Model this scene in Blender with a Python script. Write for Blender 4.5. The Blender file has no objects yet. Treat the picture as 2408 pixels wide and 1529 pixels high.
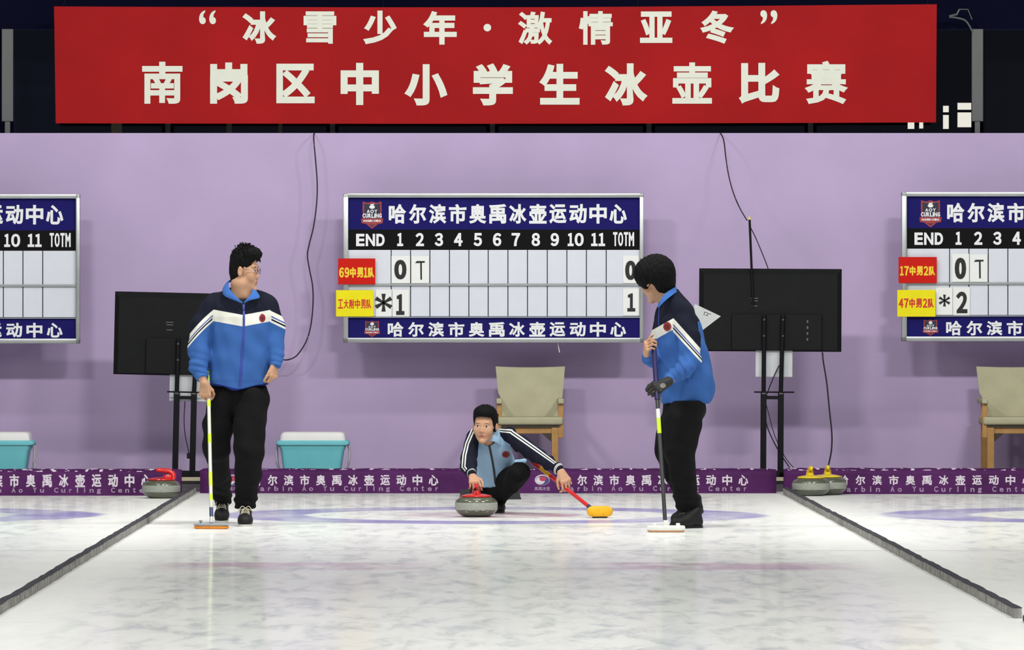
import bpy, bmesh, math, random
import numpy as np
from mathutils import Vector, Matrix
from mathutils.bvhtree import BVHTree
from mathutils.geometry import delaunay_2d_cdt

SC = bpy.context.scene
COL = SC.collection

# ------------------------------------------------------------------ camera
F, CH, XV, YV = 14425.0, 1.268, 1100.0, 764.5          # focal length in pixels, eye height, vanishing point
cam_data = bpy.data.cameras.new('camera')
cam = bpy.data.objects.new('camera', cam_data)
COL.objects.link(cam)
cam.location = (0, 0, CH)
cam.rotation_euler = (math.pi / 2, 0, 0)
cam_data.sensor_width = 36.0
cam_data.lens = 36.0 * F / 2408.0
cam_data.shift_x = (1204.0 - XV) / 2408.0
cam_data.clip_end = 300
SC.camera = cam

# ------------------------------------------------------------------ world, lights, exposure
world = bpy.data.worlds.new('world')
SC.world = world
world.use_nodes = True
bg = world.node_tree.nodes['Background']
bg.inputs[0].default_value = (0.93, 0.97, 1.0, 1)
bg.inputs[1].default_value = 0.21


def hall_lamp(x, y, z, power, sx=2.4, sy=0.5, aim=None, color=(1.0, 0.985, 0.94)):
    l = bpy.data.lights.new('hall_lamp', 'AREA')
    l.shape = 'RECTANGLE'
    l.size, l.size_y = sx, sy
    l.energy = power
    l.color = color
    o = bpy.data.objects.new('hall_lamp', l)
    COL.objects.link(o)
    o.location = (x, y, z)
    if aim is not None:
        o.rotation_euler = (Vector(aim) - Vector((x, y, z))).to_track_quat('-Z', 'Y').to_euler()
    return o


# rows of ceiling lamps over the ice; the row 12 m from the end wall throws the sign shadows
for lx, k in ((-4.5, .92), (0.4, 1.0), (5.3, 1.12)):
    hall_lamp(lx, 36.0, 7.2, 315 * k, 1.2, 0.4, aim=(lx * 0.7, 44, 1.0))
for ly, pw in ((41.5, 90), (30.0, 60), (25.0, 125), (20.0, 165), (15.0, 130)):
    for lx in (-4.5, 0.4, 5.3):
        hall_lamp(lx, ly, 7.4, pw)

SC.view_settings.view_transform = 'Standard'
SC.view_settings.look = 'None'
SC.view_settings.gamma = 1.0
SC.view_settings.use_curve_mapping = False
SC.view_settings.exposure = 0.0


# ------------------------------------------------------------------ helpers
def P(u, v, Y):
    """world point that stands at depth Y and shows at photo position (u, v)"""
    s = Y / F
    return np.array([(u - XV) * s, Y, CH - (v - YV) * s])


def ground(v):
    return F * CH / (v - YV)


def lin(c):
    out = []
    for x in c:
        x = x / 255.0
        out.append(x / 12.92 if x <= 0.04045 else ((x + 0.055) / 1.055) ** 2.4)
    return tuple(out) + (1.0,)


def setin(node, name, val):
    if name in node.inputs:
        node.inputs[name].default_value = val


def new_mat(name):
    m = bpy.data.materials.new(name)
    m.use_nodes = True
    nt = m.node_tree
    return m, nt, nt.nodes['Principled BSDF']


def noise_color(nt, base, var, scale, detail=3.0):
    """base colour with a light procedural mottling"""
    tc = nt.nodes.new('ShaderNodeTexCoord')
    nz = nt.nodes.new('ShaderNodeTexNoise')
    nz.inputs['Scale'].default_value = scale
    nz.inputs['Detail'].default_value = detail
    nt.links.new(tc.outputs['Object'], nz.inputs['Vector'])
    mr = nt.nodes.new('ShaderNodeMapRange')
    mr.inputs[1].default_value, mr.inputs[2].default_value = 0.3, 0.7
    mr.inputs[3].default_value, mr.inputs[4].default_value = 1 - var, 1 + var
    nt.links.new(nz.outputs['Fac'], mr.inputs[0])
    mx = nt.nodes.new('ShaderNodeMix')
    mx.data_type = 'RGBA'
    mx.blend_type = 'MULTIPLY'
    mx.inputs[0].default_value = 1.0
    if isinstance(base, tuple):
        mx.inputs[6].default_value = base
    else:
        nt.links.new(base, mx.inputs[6])
    nt.links.new(mr.outputs[0], mx.inputs[7])
    return mx.outputs[2], tc


def add_bump(nt, bs, tc, scale, strength, dist=0.004):
    nz = nt.nodes.new('ShaderNodeTexNoise')
    nz.inputs['Scale'].default_value = scale
    nz.inputs['Detail'].default_value = 4
    nt.links.new(tc.outputs['Object'], nz.inputs['Vector'])
    bp = nt.nodes.new('ShaderNodeBump')
    bp.inputs['Strength'].default_value = strength
    bp.inputs['Distance'].default_value = dist
    nt.links.new(nz.outputs['Fac'], bp.inputs['Height'])
    nt.links.new(bp.outputs[0], bs.inputs['Normal'])


def M(name, rgb, rough=0.6, metal=0.0, spec=0.5, var=0.05, vscale=9.0, bump=0.0, bscale=120.0, coat=0.0):
    m, nt, bs = new_mat(name)
    c, tc = noise_color(nt, lin(rgb), var, vscale)
    nt.links.new(c, bs.inputs['Base Color'])
    bs.inputs['Roughness'].default_value = rough
    bs.inputs['Metallic'].default_value = metal
    setin(bs, 'Specular IOR Level', spec)
    setin(bs, 'Coat Weight', coat)
    setin(bs, 'Coat Roughness', 0.08)
    if bump:
        add_bump(nt, bs, tc, bscale, bump)
    return m


def layered(name, base, layers, rough=0.8, spec=0.3, var=0.05, vscale=14, bump=0.25, bscale=60, edge=0.0012):
    """colour regions read from signed vertex attributes (positive inside), laid over each other in order"""
    m, nt, bs = new_mat(name)
    cur = lin(base)
    for attr, rgb in layers:
        a = nt.nodes.new('ShaderNodeAttribute')
        a.attribute_name = attr
        mr = nt.nodes.new('ShaderNodeMapRange')
        mr.inputs[1].default_value, mr.inputs[2].default_value = -edge, edge
        nt.links.new(a.outputs['Fac'], mr.inputs[0])
        mx = nt.nodes.new('ShaderNodeMix')
        mx.data_type = 'RGBA'
        nt.links.new(mr.outputs[0], mx.inputs[0])
        if isinstance(cur, tuple):
            mx.inputs[6].default_value = cur
        else:
            nt.links.new(cur, mx.inputs[6])
        mx.inputs[7].default_value = lin(rgb)
        cur = mx.outputs[2]
    c, tc = noise_color(nt, cur, var, vscale)
    nt.links.new(c, bs.inputs['Base Color'])
    bs.inputs['Roughness'].default_value = rough
    setin(bs, 'Specular IOR Level', spec)
    if bump:
        add_bump(nt, bs, tc, bscale, bump)
    return m


ORG = {}


def tag(o, label, cat, group=None):
    o['label'] = label
    o['category'] = cat
    if group:
        o['group'] = group
    return o


def thing(name, label, cat, origin, group=None):
    o = bpy.data.objects.new(name, None)
    o.empty_display_size = 0.05
    COL.objects.link(o)
    origin = np.array(origin, float)
    o.location = origin
    ORG[o.name] = origin
    return tag(o, label, cat, group)


def link_mesh(name, me, mat, parent=None, origin=None, label=None):
    o = bpy.data.objects.new(name, me)
    COL.objects.link(o)
    if mat is not None:
        me.materials.append(mat)
    if parent is not None:
        o.parent = parent
        ORG[o.name] = ORG[parent.name]
    else:
        ORG[o.name] = np.array(origin, float)
        o.location = ORG[o.name]
    if label:
        o['label'] = label
    return o


def structure(o):
    o['kind'] = 'structure'
    return o


class MB:
    """collects shapes given in world coordinates; build() links them as one mesh object"""

    def __init__(self):
        self.bm = bmesh.new()

    def box(self, c, size, bevel=0.0, rot=None, seg=2, taper=None):
        r = bmesh.ops.create_cube(self.bm, size=1.0)
        vs = r['verts']
        for v in vs:
            v.co = Vector((v.co.x * size[0], v.co.y * size[1], v.co.z * size[2]))
            if taper and v.co.z < 0:
                v.co.x *= taper
                v.co.y *= taper
        if bevel:
            es = list({e for v in vs for e in v.link_edges})
            r = bmesh.ops.bevel(self.bm, geom=es, offset=bevel, segments=seg, affect='EDGES', profile=0.5)
            vs = r['verts']
            vs = list({v for f in r['faces'] for v in f.verts} | set(vs))
        c = Vector(c)
        for v in vs:
            co = v.co
            if rot is not None:
                co = rot @ co
            v.co = co + c
        return self

    def bounds(self, x0, x1, y0, y1, z0, z1, bevel=0.0, seg=2):
        return self.box(((x0 + x1) / 2, (y0 + y1) / 2, (z0 + z1) / 2), (abs(x1 - x0), abs(y1 - y0), abs(z1 - z0)), bevel, None, seg)

    def ring_loft(self, rings, cap=True, closed=True):
        prev, first = None, None
        for ring in rings:
            cur = [self.bm.verts.new(tuple(p)) for p in ring]
            n = len(cur)
            if prev:
                for i in range(n if closed else n - 1):
                    j = (i + 1) % n
                    self.bm.faces.new((prev[i], prev[j], cur[j], cur[i]))
            else:
                first = cur
            prev = cur
        if cap and closed:
            self.bm.faces.new(list(reversed(first)))
            self.bm.faces.new(prev)
        return self

    def tube(self, pts, r, n=10, r2=None, flat=None):
        pts = [np.array(p, float) for p in pts]
        rings = []
        up = np.array([0.0, 0.0, 1.0])
        for i, p in enumerate(pts):
            d = pts[min(i + 1, len(pts) - 1)] - pts[max(i - 1, 0)]
            d = d / (np.linalg.norm(d) + 1e-12)
            ref = up if abs(d[2]) < 0.95 else np.array([1.0, 0.0, 0.0])
            a = np.cross(d, ref)
            a /= np.linalg.norm(a)
            b = np.cross(a, d)
            t = i / max(1, len(pts) - 1)
            rr = r if r2 is None else r + (r2 - r) * t
            ra, rb = (rr, rr) if flat is None else (rr * flat[0], rr * flat[1])
            rings.append([p + a * ra * math.cos(k * 2 * math.pi / n) + b * rb * math.sin(k * 2 * math.pi / n) for k in range(n)])
        return self.ring_loft(rings)

    def lathe(self, c, prof, n=48):
        rings = []
        for (r, z) in prof:
            rings.append([(c[0] + r * math.cos(k * 2 * math.pi / n), c[1] + r * math.sin(k * 2 * math.pi / n), c[2] + z) for k in range(n)])
        return self.ring_loft(rings)

    def prism(self, poly, y0, y1):
        """polygon of (x, z) points extruded from depth y0 to y1"""
        a = [self.bm.verts.new((x, y0, z)) for x, z in poly]
        b = [self.bm.verts.new((x, y1, z)) for x, z in poly]
        n = len(a)
        self.bm.faces.new(a)
        self.bm.faces.new(list(reversed(b)))
        for i in range(n):
            j = (i + 1) % n
            self.bm.faces.new((a[j], a[i], b[i], b[j]))
        return self

    def build(self, name, mat, parent=None, origin=None, smooth=None, label=None):
        bmesh.ops.recalc_face_normals(self.bm, faces=self.bm.faces)
        org = ORG[parent.name] if parent is not None else np.array(origin, float)
        me = bpy.data.meshes.new(name)
        for v in self.bm.verts:
            v.co -= Vector(org)
        self.bm.to_mesh(me)
        self.bm.free()
        o = link_mesh(name, me, mat, parent, origin, label)
        if smooth is not None:
            me.shade_smooth()
            me.set_sharp_from_angle(angle=math.radians(smooth))
        return o


def catmull(pts, n=8):
    pts = [np.array(p, float) for p in pts]
    out = []
    for i in range(len(pts) - 1):
        p0 = pts[max(i - 1, 0)]
        p1, p2 = pts[i], pts[i + 1]
        p3 = pts[min(i + 2, len(pts) - 1)]
        for k in range(n):
            t = k / n
            out.append(0.5 * (2 * p1 + (p2 - p0) * t + (2 * p0 - 5 * p1 + 4 * p2 - p3) * t * t + (3 * p1 - p0 - 3 * p2 + p3) * t ** 3))
    out.append(pts[-1])
    return out


def copy_tree(o, parent=None):
    c = o.copy()
    COL.objects.link(c)
    ORG[c.name] = ORG[o.name]
    if parent is not None:
        c.parent = parent
    for ch in list(o.children):
        copy_tree(ch, c)
    return c


def copy_thing(root, loc, label, group=None):
    c = copy_tree(root)
    c.location = loc
    c['label'] = label
    if group:
        c['group'] = group
    ORG[c.name] = np.array(loc, float)
    return c


# ------------------------------------------------------------------ lettering
GLYPHS, BOLD = {}, {}


def outline(ch):
    """closed contours of one character"""
    if len(ch) == 1 and ch in '0123456789':
        ch = chr(0xFF10 + int(ch))
    if ch not in GLYPHS:
        c = bpy.data.curves.new('glyph', 'FONT')
        c.body = ch
        c.size = 1
        c.resolution_u = 4
        c.fill_mode = 'NONE'
        o = bpy.data.objects.new('glyph', c)
        COL.objects.link(o)
        bpy.context.view_layer.update()
        me = bpy.data.meshes.new_from_object(o.evaluated_get(bpy.context.evaluated_depsgraph_get()))
        V = np.array([v.co[:2] for v in me.vertices]).reshape(-1, 2)
        nxt = {}
        for e in me.edges:
            i, j = e.vertices
            nxt.setdefault(i, []).append(j)
            nxt.setdefault(j, []).append(i)
        seen, loops = set(), []
        for i in sorted(nxt):
            if i in seen:
                continue
            loop, p, q = [i], None, i
            seen.add(i)
            while True:
                c2 = [k for k in nxt[q] if k not in seen]
                if not c2:
                    break
                q = min(c2) if len(loop) == 1 else c2[0]
                seen.add(q)
                loop.append(q)
            pts = V[loop]
            keep = np.linalg.norm(pts - np.roll(pts, 1, 0), axis=1) > 1e-5
            if keep.sum() > 2:
                loops.append(pts[keep])
        # outer contours run counter-clockwise, holes clockwise
        out = []
        for k, L in enumerate(loops):
            inside = 0
            x, y = L[0] + (L[1] - L[0]) * 0.5
            for m, H in enumerate(loops):
                if m != k:
                    a, b = H, np.roll(H, -1, 0)
                    cr = ((a[:, 1] > y) != (b[:, 1] > y))
                    xi = a[:, 0] + (y - a[:, 1]) / np.where(cr, b[:, 1] - a[:, 1], 1) * (b[:, 0] - a[:, 0])
                    inside += int(np.sum(cr & (xi > x)))
            n = np.roll(L, -1, 0)
            area = 0.5 * np.sum(L[:, 0] * n[:, 1] - n[:, 0] * L[:, 1])
            if (area > 0) == (inside % 2 == 1):
                L = L[::-1]
            out.append(L)
        bpy.data.objects.remove(o)
        bpy.data.curves.remove(c)
        bpy.data.meshes.remove(me)
        GLYPHS[ch] = out
    return GLYPHS[ch]


def glyph(ch, ex=0.0, ey=0.0):
    """filled character, its strokes thickened by (ex, ey) with mitred corners"""
    key = (ch, round(ex, 4), round(ey, 4))
    if key in BOLD:
        return BOLD[key]
    loops = []
    for L in outline(ch):
        e0 = L - np.roll(L, 1, 0)
        e1 = np.roll(L, -1, 0) - L
        n0 = np.stack([e0[:, 1], -e0[:, 0]], 1) / np.linalg.norm(e0, axis=1)[:, None]
        n1 = np.stack([e1[:, 1], -e1[:, 0]], 1) / np.linalg.norm(e1, axis=1)[:, None]
        m = (n0 + n1) / np.maximum(0.3, 1 + np.sum(n0 * n1, 1))[:, None]
        loops.append(L + m * np.array([ex, ey]))
    vs, es = [], []
    for L in loops:
        k = len(vs)
        vs += [Vector(p) for p in L.tolist()]
        es += [(k + i, k + (i + 1) % len(L)) for i in range(len(L))]
    ov, oe, of = delaunay_2d_cdt(vs, es, [], 0, 1e-6)[:3]
    V = np.array([v[:] for v in ov])
    T = np.array([f[:] for f in of])
    C = V[T].mean(1)
    wind = np.zeros(len(C), int)
    for L in loops:
        N_ = np.roll(L, -1, 0)
        for a, b in zip(L, N_):
            s = (b[0] - a[0]) * (C[:, 1] - a[1]) - (C[:, 0] - a[0]) * (b[1] - a[1])
            wind += ((a[1] <= C[:, 1]) & (b[1] > C[:, 1]) & (s > 0)).astype(int)
            wind -= ((a[1] > C[:, 1]) & (b[1] <= C[:, 1]) & (s < 0)).astype(int)
    T = T[wind > 0]
    used = np.unique(T)
    mp = np.full(len(V), -1)
    mp[used] = np.arange(len(used))
    BOLD[key] = (V[used], [tuple(int(x) for x in t) for t in mp[T]])
    return BOLD[key]


class Letters:
    """flat printed letters, each fitted into a box of photo pixels on a plane at depth Y"""

    def __init__(self, Y, warp=None):
        self.Y, self.V, self.Fs, self.warp = Y, [], [], warp

    def add(self, ch, u0, v0, u1, v1, bold=0.0, nb=8):
        H, W = (v1 - v0), (u1 - u0)
        A = np.concatenate(outline(ch))
        span = np.maximum(A.max(0) - A.min(0), 1e-6)
        b = bold * H                               # stroke thickening in pixels
        V, Fs = glyph(ch, b * span[0] / max(1e-6, W - 2 * b), b * span[1] / max(1e-6, H - 2 * b))
        lo, hi = V.min(0), V.max(0)
        s = self.Y / F
        x = (u0 + (V[:, 0] - lo[0]) / max(1e-6, hi[0] - lo[0]) * W - XV) * s
        z = CH - (v1 - (V[:, 1] - lo[1]) / max(1e-6, hi[1] - lo[1]) * H - YV) * s
        y = np.full_like(x, self.Y)
        if self.warp is not None:
            y = y + self.warp(x, z)
        base = sum(len(a) for a in self.V)
        self.V.append(np.stack([x, y, z], 1))
        self.Fs += [tuple(q + base for q in f) for f in Fs]
        return self

    def row(self, text, u_first, u_last, w, v0, v1, bold=0.0, nb=8):
        n = len(text)
        for i, ch in enumerate(text):
            c = u_first + (u_last - u_first) * i / max(1, n - 1)
            if ch != ' ':
                self.add(ch, c - w / 2, v0, c + w / 2, v1, bold, nb)
        return self

    def line(self, text, u0, u1, v0, v1, bold=0.0, nb=6):
        """a word set with the font's own spacing, fitted to u0..u1"""
        wd = [{'I': 0.42, '1': 0.62, 'M': 1.15, ' ': 0.45, 'O': 1.1, 'N': 1.05}.get(c, 0.95) for c in text]
        x = u0
        for ch, w in zip(text, wd):
            ww = (u1 - u0) * w / sum(wd)
            if ch != ' ':
                self.add(ch, x + ww * 0.06, v0, x + ww * 0.94, v1, bold, nb)
            x += ww
        return self

    def build(self, name, mat, parent):
        V = np.concatenate(self.V) - ORG[parent.name]
        me = bpy.data.meshes.new(name)
        me.from_pydata(V.tolist(), [], self.Fs)
        me.update()
        return link_mesh(name, me, mat, parent)


# ------------------------------------------------------------------ organic surfaces (distance fields meshed with surface nets)
def nrm(v):
    v = np.array(v, float)
    return v / (np.linalg.norm(v) + 1e-12)


def cap(a, b, r1, r2=None):
    a, b = np.array(a, float), np.array(b, float)
    r2 = r1 if r2 is None else r2
    ab = b - a
    L = max(1e-12, ab @ ab)

    def f(X, Y, Z):
        t = np.clip(((X - a[0]) * ab[0] + (Y - a[1]) * ab[1] + (Z - a[2]) * ab[2]) / L, 0, 1)
        return np.sqrt((X - a[0] - t * ab[0]) ** 2 + (Y - a[1] - t * ab[1]) ** 2 + (Z - a[2] - t * ab[2]) ** 2) - (r1 + (r2 - r1) * t)
    r = max(r1, r2)
    return f, np.minimum(a, b) - r, np.maximum(a, b) + r


def ell(c, r, R=None):
    c, r = np.array(c, float), np.array(r, float)
    R = np.eye(3) if R is None else np.array(R)

    def f(X, Y, Z):
        dx, dy, dz = X - c[0], Y - c[1], Z - c[2]
        p = [R[0, i] * dx + R[1, i] * dy + R[2, i] * dz for i in range(3)]
        k0 = np.sqrt((p[0] / r[0]) ** 2 + (p[1] / r[1]) ** 2 + (p[2] / r[2]) ** 2)
        k1 = np.sqrt((p[0] / r[0] ** 2) ** 2 + (p[1] / r[1] ** 2) ** 2 + (p[2] / r[2] ** 2) ** 2) + 1e-9
        return k0 * (k0 - 1) / k1
    m = r.max()
    return f, c - m, c + m


def loft(secs, n=2.4):
    """secs: (z, cx, cy, rx, ry) with z rising"""
    A = np.array(sorted(secs), float)

    def f(X, Y, Z):
        z = Z.ravel()
        g = [np.interp(z, A[:, 0], A[:, i]).reshape(Z.shape) for i in range(1, 5)]
        cx, cy, rx, ry = g
        q = (np.abs((X - cx) / rx) ** n + np.abs((Y - cy) / ry) ** n) ** (1 / n)
        d = (q - 1) * np.minimum(rx, ry)
        return np.maximum(d, np.maximum(A[0, 0] - Z, Z - A[-1, 0]))
    lo = np.array([(A[:, 1] - A[:, 3]).min(), (A[:, 2] - A[:, 4]).min(), A[0, 0]])
    hi = np.array([(A[:, 1] + A[:, 3]).max(), (A[:, 2] + A[:, 4]).max(), A[-1, 0]])
    return f, lo, hi


class Field:
    def __init__(self, lo, hi, h):
        lo, hi = np.array(lo, float), np.array(hi, float)
        self.h = h
        self.ax = [np.arange(lo[i], hi[i] + h, h) for i in range(3)]
        self.G = np.full([len(a) for a in self.ax], 1.0, np.float32)

    def block(self, lo, hi, m):
        sl, pts = [], []
        for i in range(3):
            a = max(0, int(np.searchsorted(self.ax[i], lo[i] - m)) - 1)
            b = min(len(self.ax[i]), int(np.searchsorted(self.ax[i], hi[i] + m)) + 1)
            sl.append(slice(a, max(a, b)))
            pts.append(self.ax[i][a:max(a, b)])
        X, Y, Z = np.meshgrid(*pts, indexing='ij')
        return tuple(sl), X, Y, Z

    def add(self, prim, k=0.015):
        f, lo, hi = prim
        sl, X, Y, Z = self.block(lo, hi, k + 3 * self.h)
        if X.size == 0:
            return self
        d = f(X, Y, Z)
        g = self.G[sl]
        h = np.clip(0.5 + 0.5 * (g - d) / k, 0, 1)
        self.G[sl] = g * (1 - h) + d * h - k * h * (1 - h)
        return self

    def sub(self, prim, k=0.01):
        f, lo, hi = prim
        sl, X, Y, Z = self.block(lo, hi, k + 3 * self.h)
        if X.size == 0:
            return self
        d = -f(X, Y, Z)
        g = self.G[sl]
        h = np.clip(0.5 - 0.5 * (g - d) / k, 0, 1)
        self.G[sl] = g * (1 - h) + d * h + k * h * (1 - h)
        return self

    def clip(self, fun):
        """keep only where fun(X, Y, Z) < 0"""
        X, Y, Z = np.meshgrid(*self.ax, indexing='ij', sparse=True)
        self.G = np.maximum(self.G, fun(X, Y, Z).astype(np.float32))
        return self

    def disp(self, fun):
        X, Y, Z = np.meshgrid(*self.ax, indexing='ij', sparse=True)
        m = np.abs(self.G) < 0.05
        self.G = np.where(m, self.G + fun(X, Y, Z), self.G).astype(np.float32)
        return self

    def net(self, relax=2):
        G = self.G
        G[[0, -1]] = np.maximum(G[[0, -1]], 1e-3)
        G[:, [0, -1]] = np.maximum(G[:, [0, -1]], 1e-3)
        G[:, :, [0, -1]] = np.maximum(G[:, :, [0, -1]], 1e-3)
        ins = (G < 0)
        c = np.zeros([s - 1 for s in G.shape], np.int8)
        for dx in (0, 1):
            for dy in (0, 1):
                for dz in (0, 1):
                    c += ins[dx:dx + c.shape[0], dy:dy + c.shape[1], dz:dz + c.shape[2]]
        mixed = (c > 0) & (c < 8)
        I, J, K = np.nonzero(mixed)
        idx = np.full(mixed.shape, -1, np.int32)
        idx[I, J, K] = np.arange(len(I))
        corner = {(a, b, d): G[I + a, J + b, K + d] for a in (0, 1) for b in (0, 1) for d in (0, 1)}
        pos = np.zeros((len(I), 3))
        cnt = np.zeros(len(I))
        for p in corner:
            for axi in range(3):
                if p[axi] == 0:
                    q = list(p)
                    q[axi] = 1
                    q = tuple(q)
                    f1, f2 = corner[p], corner[q]
                    m = (f1 < 0) != (f2 < 0)
                    t = np.where(m, f1 / np.where(m, f1 - f2, 1), 0)
                    for i in range(3):
                        pos[:, i] += np.where(m, p[i] + (t if i == axi else 0), 0)
                    cnt += m
        pos /= np.maximum(cnt, 1)[:, None]
        V = np.stack([self.ax[0][0], self.ax[1][0], self.ax[2][0]]) + (np.stack([I, J, K], 1) + pos) * self.h
        quads = []
        sh = G.shape
        for axi in range(3):
            o1, o2 = [(1, 2), (2, 0), (0, 1)][axi]
            s1 = [slice(None)] * 3
            s2 = [slice(None)] * 3
            s1[axi], s2[axi] = slice(0, -1), slice(1, None)
            a, b = ins[tuple(s1)], ins[tuple(s2)]
            for flip in (0, 1):
                m = (a & ~b) if not flip else (~a & b)
                E = np.stack(np.nonzero(m), 1)
                ok = (E[:, o1] > 0) & (E[:, o2] > 0) & (E[:, o1] < sh[o1] - 1) & (E[:, o2] < sh[o2] - 1)
                E = E[ok]
                q = []
                for d1, d2 in ((1, 1), (0, 1), (0, 0), (1, 0)):
                    e = E.copy()
                    e[:, o1] -= d1
                    e[:, o2] -= d2
                    q.append(idx[e[:, 0], e[:, 1], e[:, 2]])
                q = np.stack(q, 1)
                quads.append(q[:, ::-1] if flip else q)
        Q = np.concatenate(quads)
        for _ in range(relax):
            S = np.zeros_like(V)
            n = np.zeros(len(V))
            for a, b in ((0, 1), (1, 2), (2, 3), (3, 0)):
                for i, j in ((a, b), (b, a)):
                    for d in range(3):
                        S[:, d] += np.bincount(Q[:, i], V[Q[:, j], d], len(V))
                    n += np.bincount(Q[:, i], minlength=len(V))
            V = 0.5 * V + 0.5 * S / np.maximum(n, 1)[:, None]
        return V, Q


def organic(name, V, Q, mat, parent=None, origin=None, attrs=None, label=None):
    org = ORG[parent.name] if parent is not None else np.array(origin, float)
    me = bpy.data.meshes.new(name)
    me.vertices.add(len(V))
    me.vertices.foreach_set('co', (V - org).astype(np.float32).ravel())
    me.loops.add(len(Q) * 4)
    me.loops.foreach_set('vertex_index', Q.astype(np.int32).ravel())
    me.polygons.add(len(Q))
    me.polygons.foreach_set('loop_start', np.arange(0, len(Q) * 4, 4, dtype=np.int32))
    me.update(calc_edges=True)
    me.validate()
    me.polygons.foreach_set('use_smooth', np.ones(len(me.polygons), bool))
    for k, a in (attrs or {}).items():
        at = me.attributes.new(k, 'FLOAT', 'POINT')
        at.data.foreach_set('value', np.asarray(a, np.float32))
    me.update()
    return link_mesh(name, me, mat, parent, origin, label)


def tree_of(V, Q):
    return BVHTree.FromPolygons([tuple(v) for v in V], [tuple(q) for q in Q])


def ribbon_on(tree, path_uv, width_px, Y0, name, mat, parent, lift=0.0015, thick=0.002, n_across=3):
    """a strip laid on a surface, along photo points, seen from the front"""
    pts = catmull([(u, v, 0) for u, v in path_uv], 6)
    rows = []
    for i, p in enumerate(pts):
        d = pts[min(i + 1, len(pts) - 1)] - pts[max(i - 1, 0)]
        d = d / np.linalg.norm(d)
        nn = np.array([-d[1], d[0]])
        row = []
        for k in range(n_across):
            o = (k / (n_across - 1) - 0.5) * width_px
            w = P(p[0] + nn[0] * o, p[1] + nn[1] * o, Y0)
            dr = nrm(w - np.array([0, 0, CH]))
            st = w - dr * 1.2
            hit = tree.ray_cast(Vector(st), Vector(dr))
            if hit[0] is None:
                row.append(rows[-1][k] if rows else w)
            else:
                row.append(np.array(hit[0]) - dr * lift)
        rows.append(row)
    return strip_solid(rows, name, mat, parent, thick)


def strip_solid(rows, name, mat, parent, thick, direction=(0, -1, 0)):
    """grid of points given thickness towards direction"""
    bm = bmesh.new()
    dv = np.array(direction, float) * thick
    A = [[bm.verts.new(tuple(p + dv)) for p in r] for r in rows]
    B = [[bm.verts.new(tuple(p - dv)) for p in r] for r in rows]
    n, m = len(rows), len(rows[0])
    for i in range(n - 1):
        for k in range(m - 1):
            bm.faces.new((A[i][k], A[i + 1][k], A[i + 1][k + 1], A[i][k + 1]))
            bm.faces.new((B[i][k], B[i][k + 1], B[i + 1][k + 1], B[i + 1][k]))
    for i in range(n - 1):
        bm.faces.new((A[i][0], B[i][0], B[i + 1][0], A[i + 1][0]))
        bm.faces.new((A[i][m - 1], A[i + 1][m - 1], B[i + 1][m - 1], B[i][m - 1]))
    for k in range(m - 1):
        bm.faces.new((A[0][k], A[0][k + 1], B[0][k + 1], B[0][k]))
        bm.faces.new((A[n - 1][k], B[n - 1][k], B[n - 1][k + 1], A[n - 1][k + 1]))
    mb = MB()
    mb.bm.free()
    mb.bm = bm
    return mb.build(name, mat, parent, smooth=50)


def disc_on(tree, u, v, ru, rv, Y0, name, mat, parent, lift=0.002):
    rows = []
    for r in (0.02, 0.35, 0.7, 1.0):
        row = []
        for k in range(25):
            a = k * 2 * math.pi / 24
            w = P(u + ru * r * math.cos(a), v + rv * r * math.sin(a), Y0)
            dr = nrm(w - np.array([0, 0, CH]))
            hit = tree.ray_cast(Vector(w - dr * 1.2), Vector(dr))
            row.append((np.array(hit[0]) if hit[0] is not None else w) - dr * lift)
        rows.append(row)
    return strip_solid(rows, name, mat, parent, 0.001)

# ------------------------------------------------------------------ materials
NAVY, WHITE = (22, 17, 98), (226, 228, 232)
m_wall = M('lilac_plaster', (192, 172, 210), 0.8, spec=0.2, var=0.05, vscale=1.6, bump=0.12, bscale=40)
m_metal = M('brushed_aluminium', (168, 172, 172), 0.35, metal=0.75, var=0.05)
m_navy = M('navy_print', NAVY, 0.6, spec=0.12, var=0.06)
m_blackp = M('black_print', (12, 12, 14), 0.6, spec=0.1)
m_whitep = M('white_print', (216, 220, 230), 0.5, var=0.02)
m_letter = M('white_vinyl', (232, 234, 236), 0.5, var=0.02)
m_cream = M('cream_vinyl', (226, 228, 214), 0.6, var=0.03)
m_card = M('card_stock', (236, 238, 236), 0.6, var=0.02)
m_cardred = M('red_card', (202, 28, 18), 0.6, spec=0.12, var=0.04)
m_cardyel = M('yellow_card', (238, 226, 30), 0.6, spec=0.12, var=0.04)
m_yelink = M('yellow_ink', (238, 206, 40), 0.6)
m_redink = M('red_ink', (206, 50, 22), 0.6)
m_ink = M('black_ink', (16, 18, 22), 0.6)
m_banner = M('red_banner_cloth', (162, 22, 25), 0.75, spec=0.15, var=0.1, vscale=1.3, bump=0.05, bscale=200)
m_tvback = M('black_plastic', (20, 21, 22), 0.6, spec=0.15, var=0.1)
m_blackmetal = M('black_steel', (18, 18, 22), 0.6, spec=0.15, var=0.1)
m_cable = M('black_rubber', (26, 22, 34), 0.6)
m_beige = M('beige_cloth', (178, 174, 146), 0.9, spec=0.1, var=0.06, vscale=8, bump=0.2, bscale=250)
m_wood = M('light_wood', (176, 132, 74), 0.55, var=0.12, vscale=14)
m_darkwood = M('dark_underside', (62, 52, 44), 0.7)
m_teal = M('teal_plastic', (114, 200, 210), 0.4, var=0.03)
m_lid = M('white_plastic', (226, 226, 226), 0.4, var=0.03)
m_clearp = M('grey_plastic', (196, 190, 204), 0.4)
m_grate = M('grey_foam', (150, 148, 144), 0.9, spec=0.1, var=0.45, vscale=18, bump=0.5, bscale=60)
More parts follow.
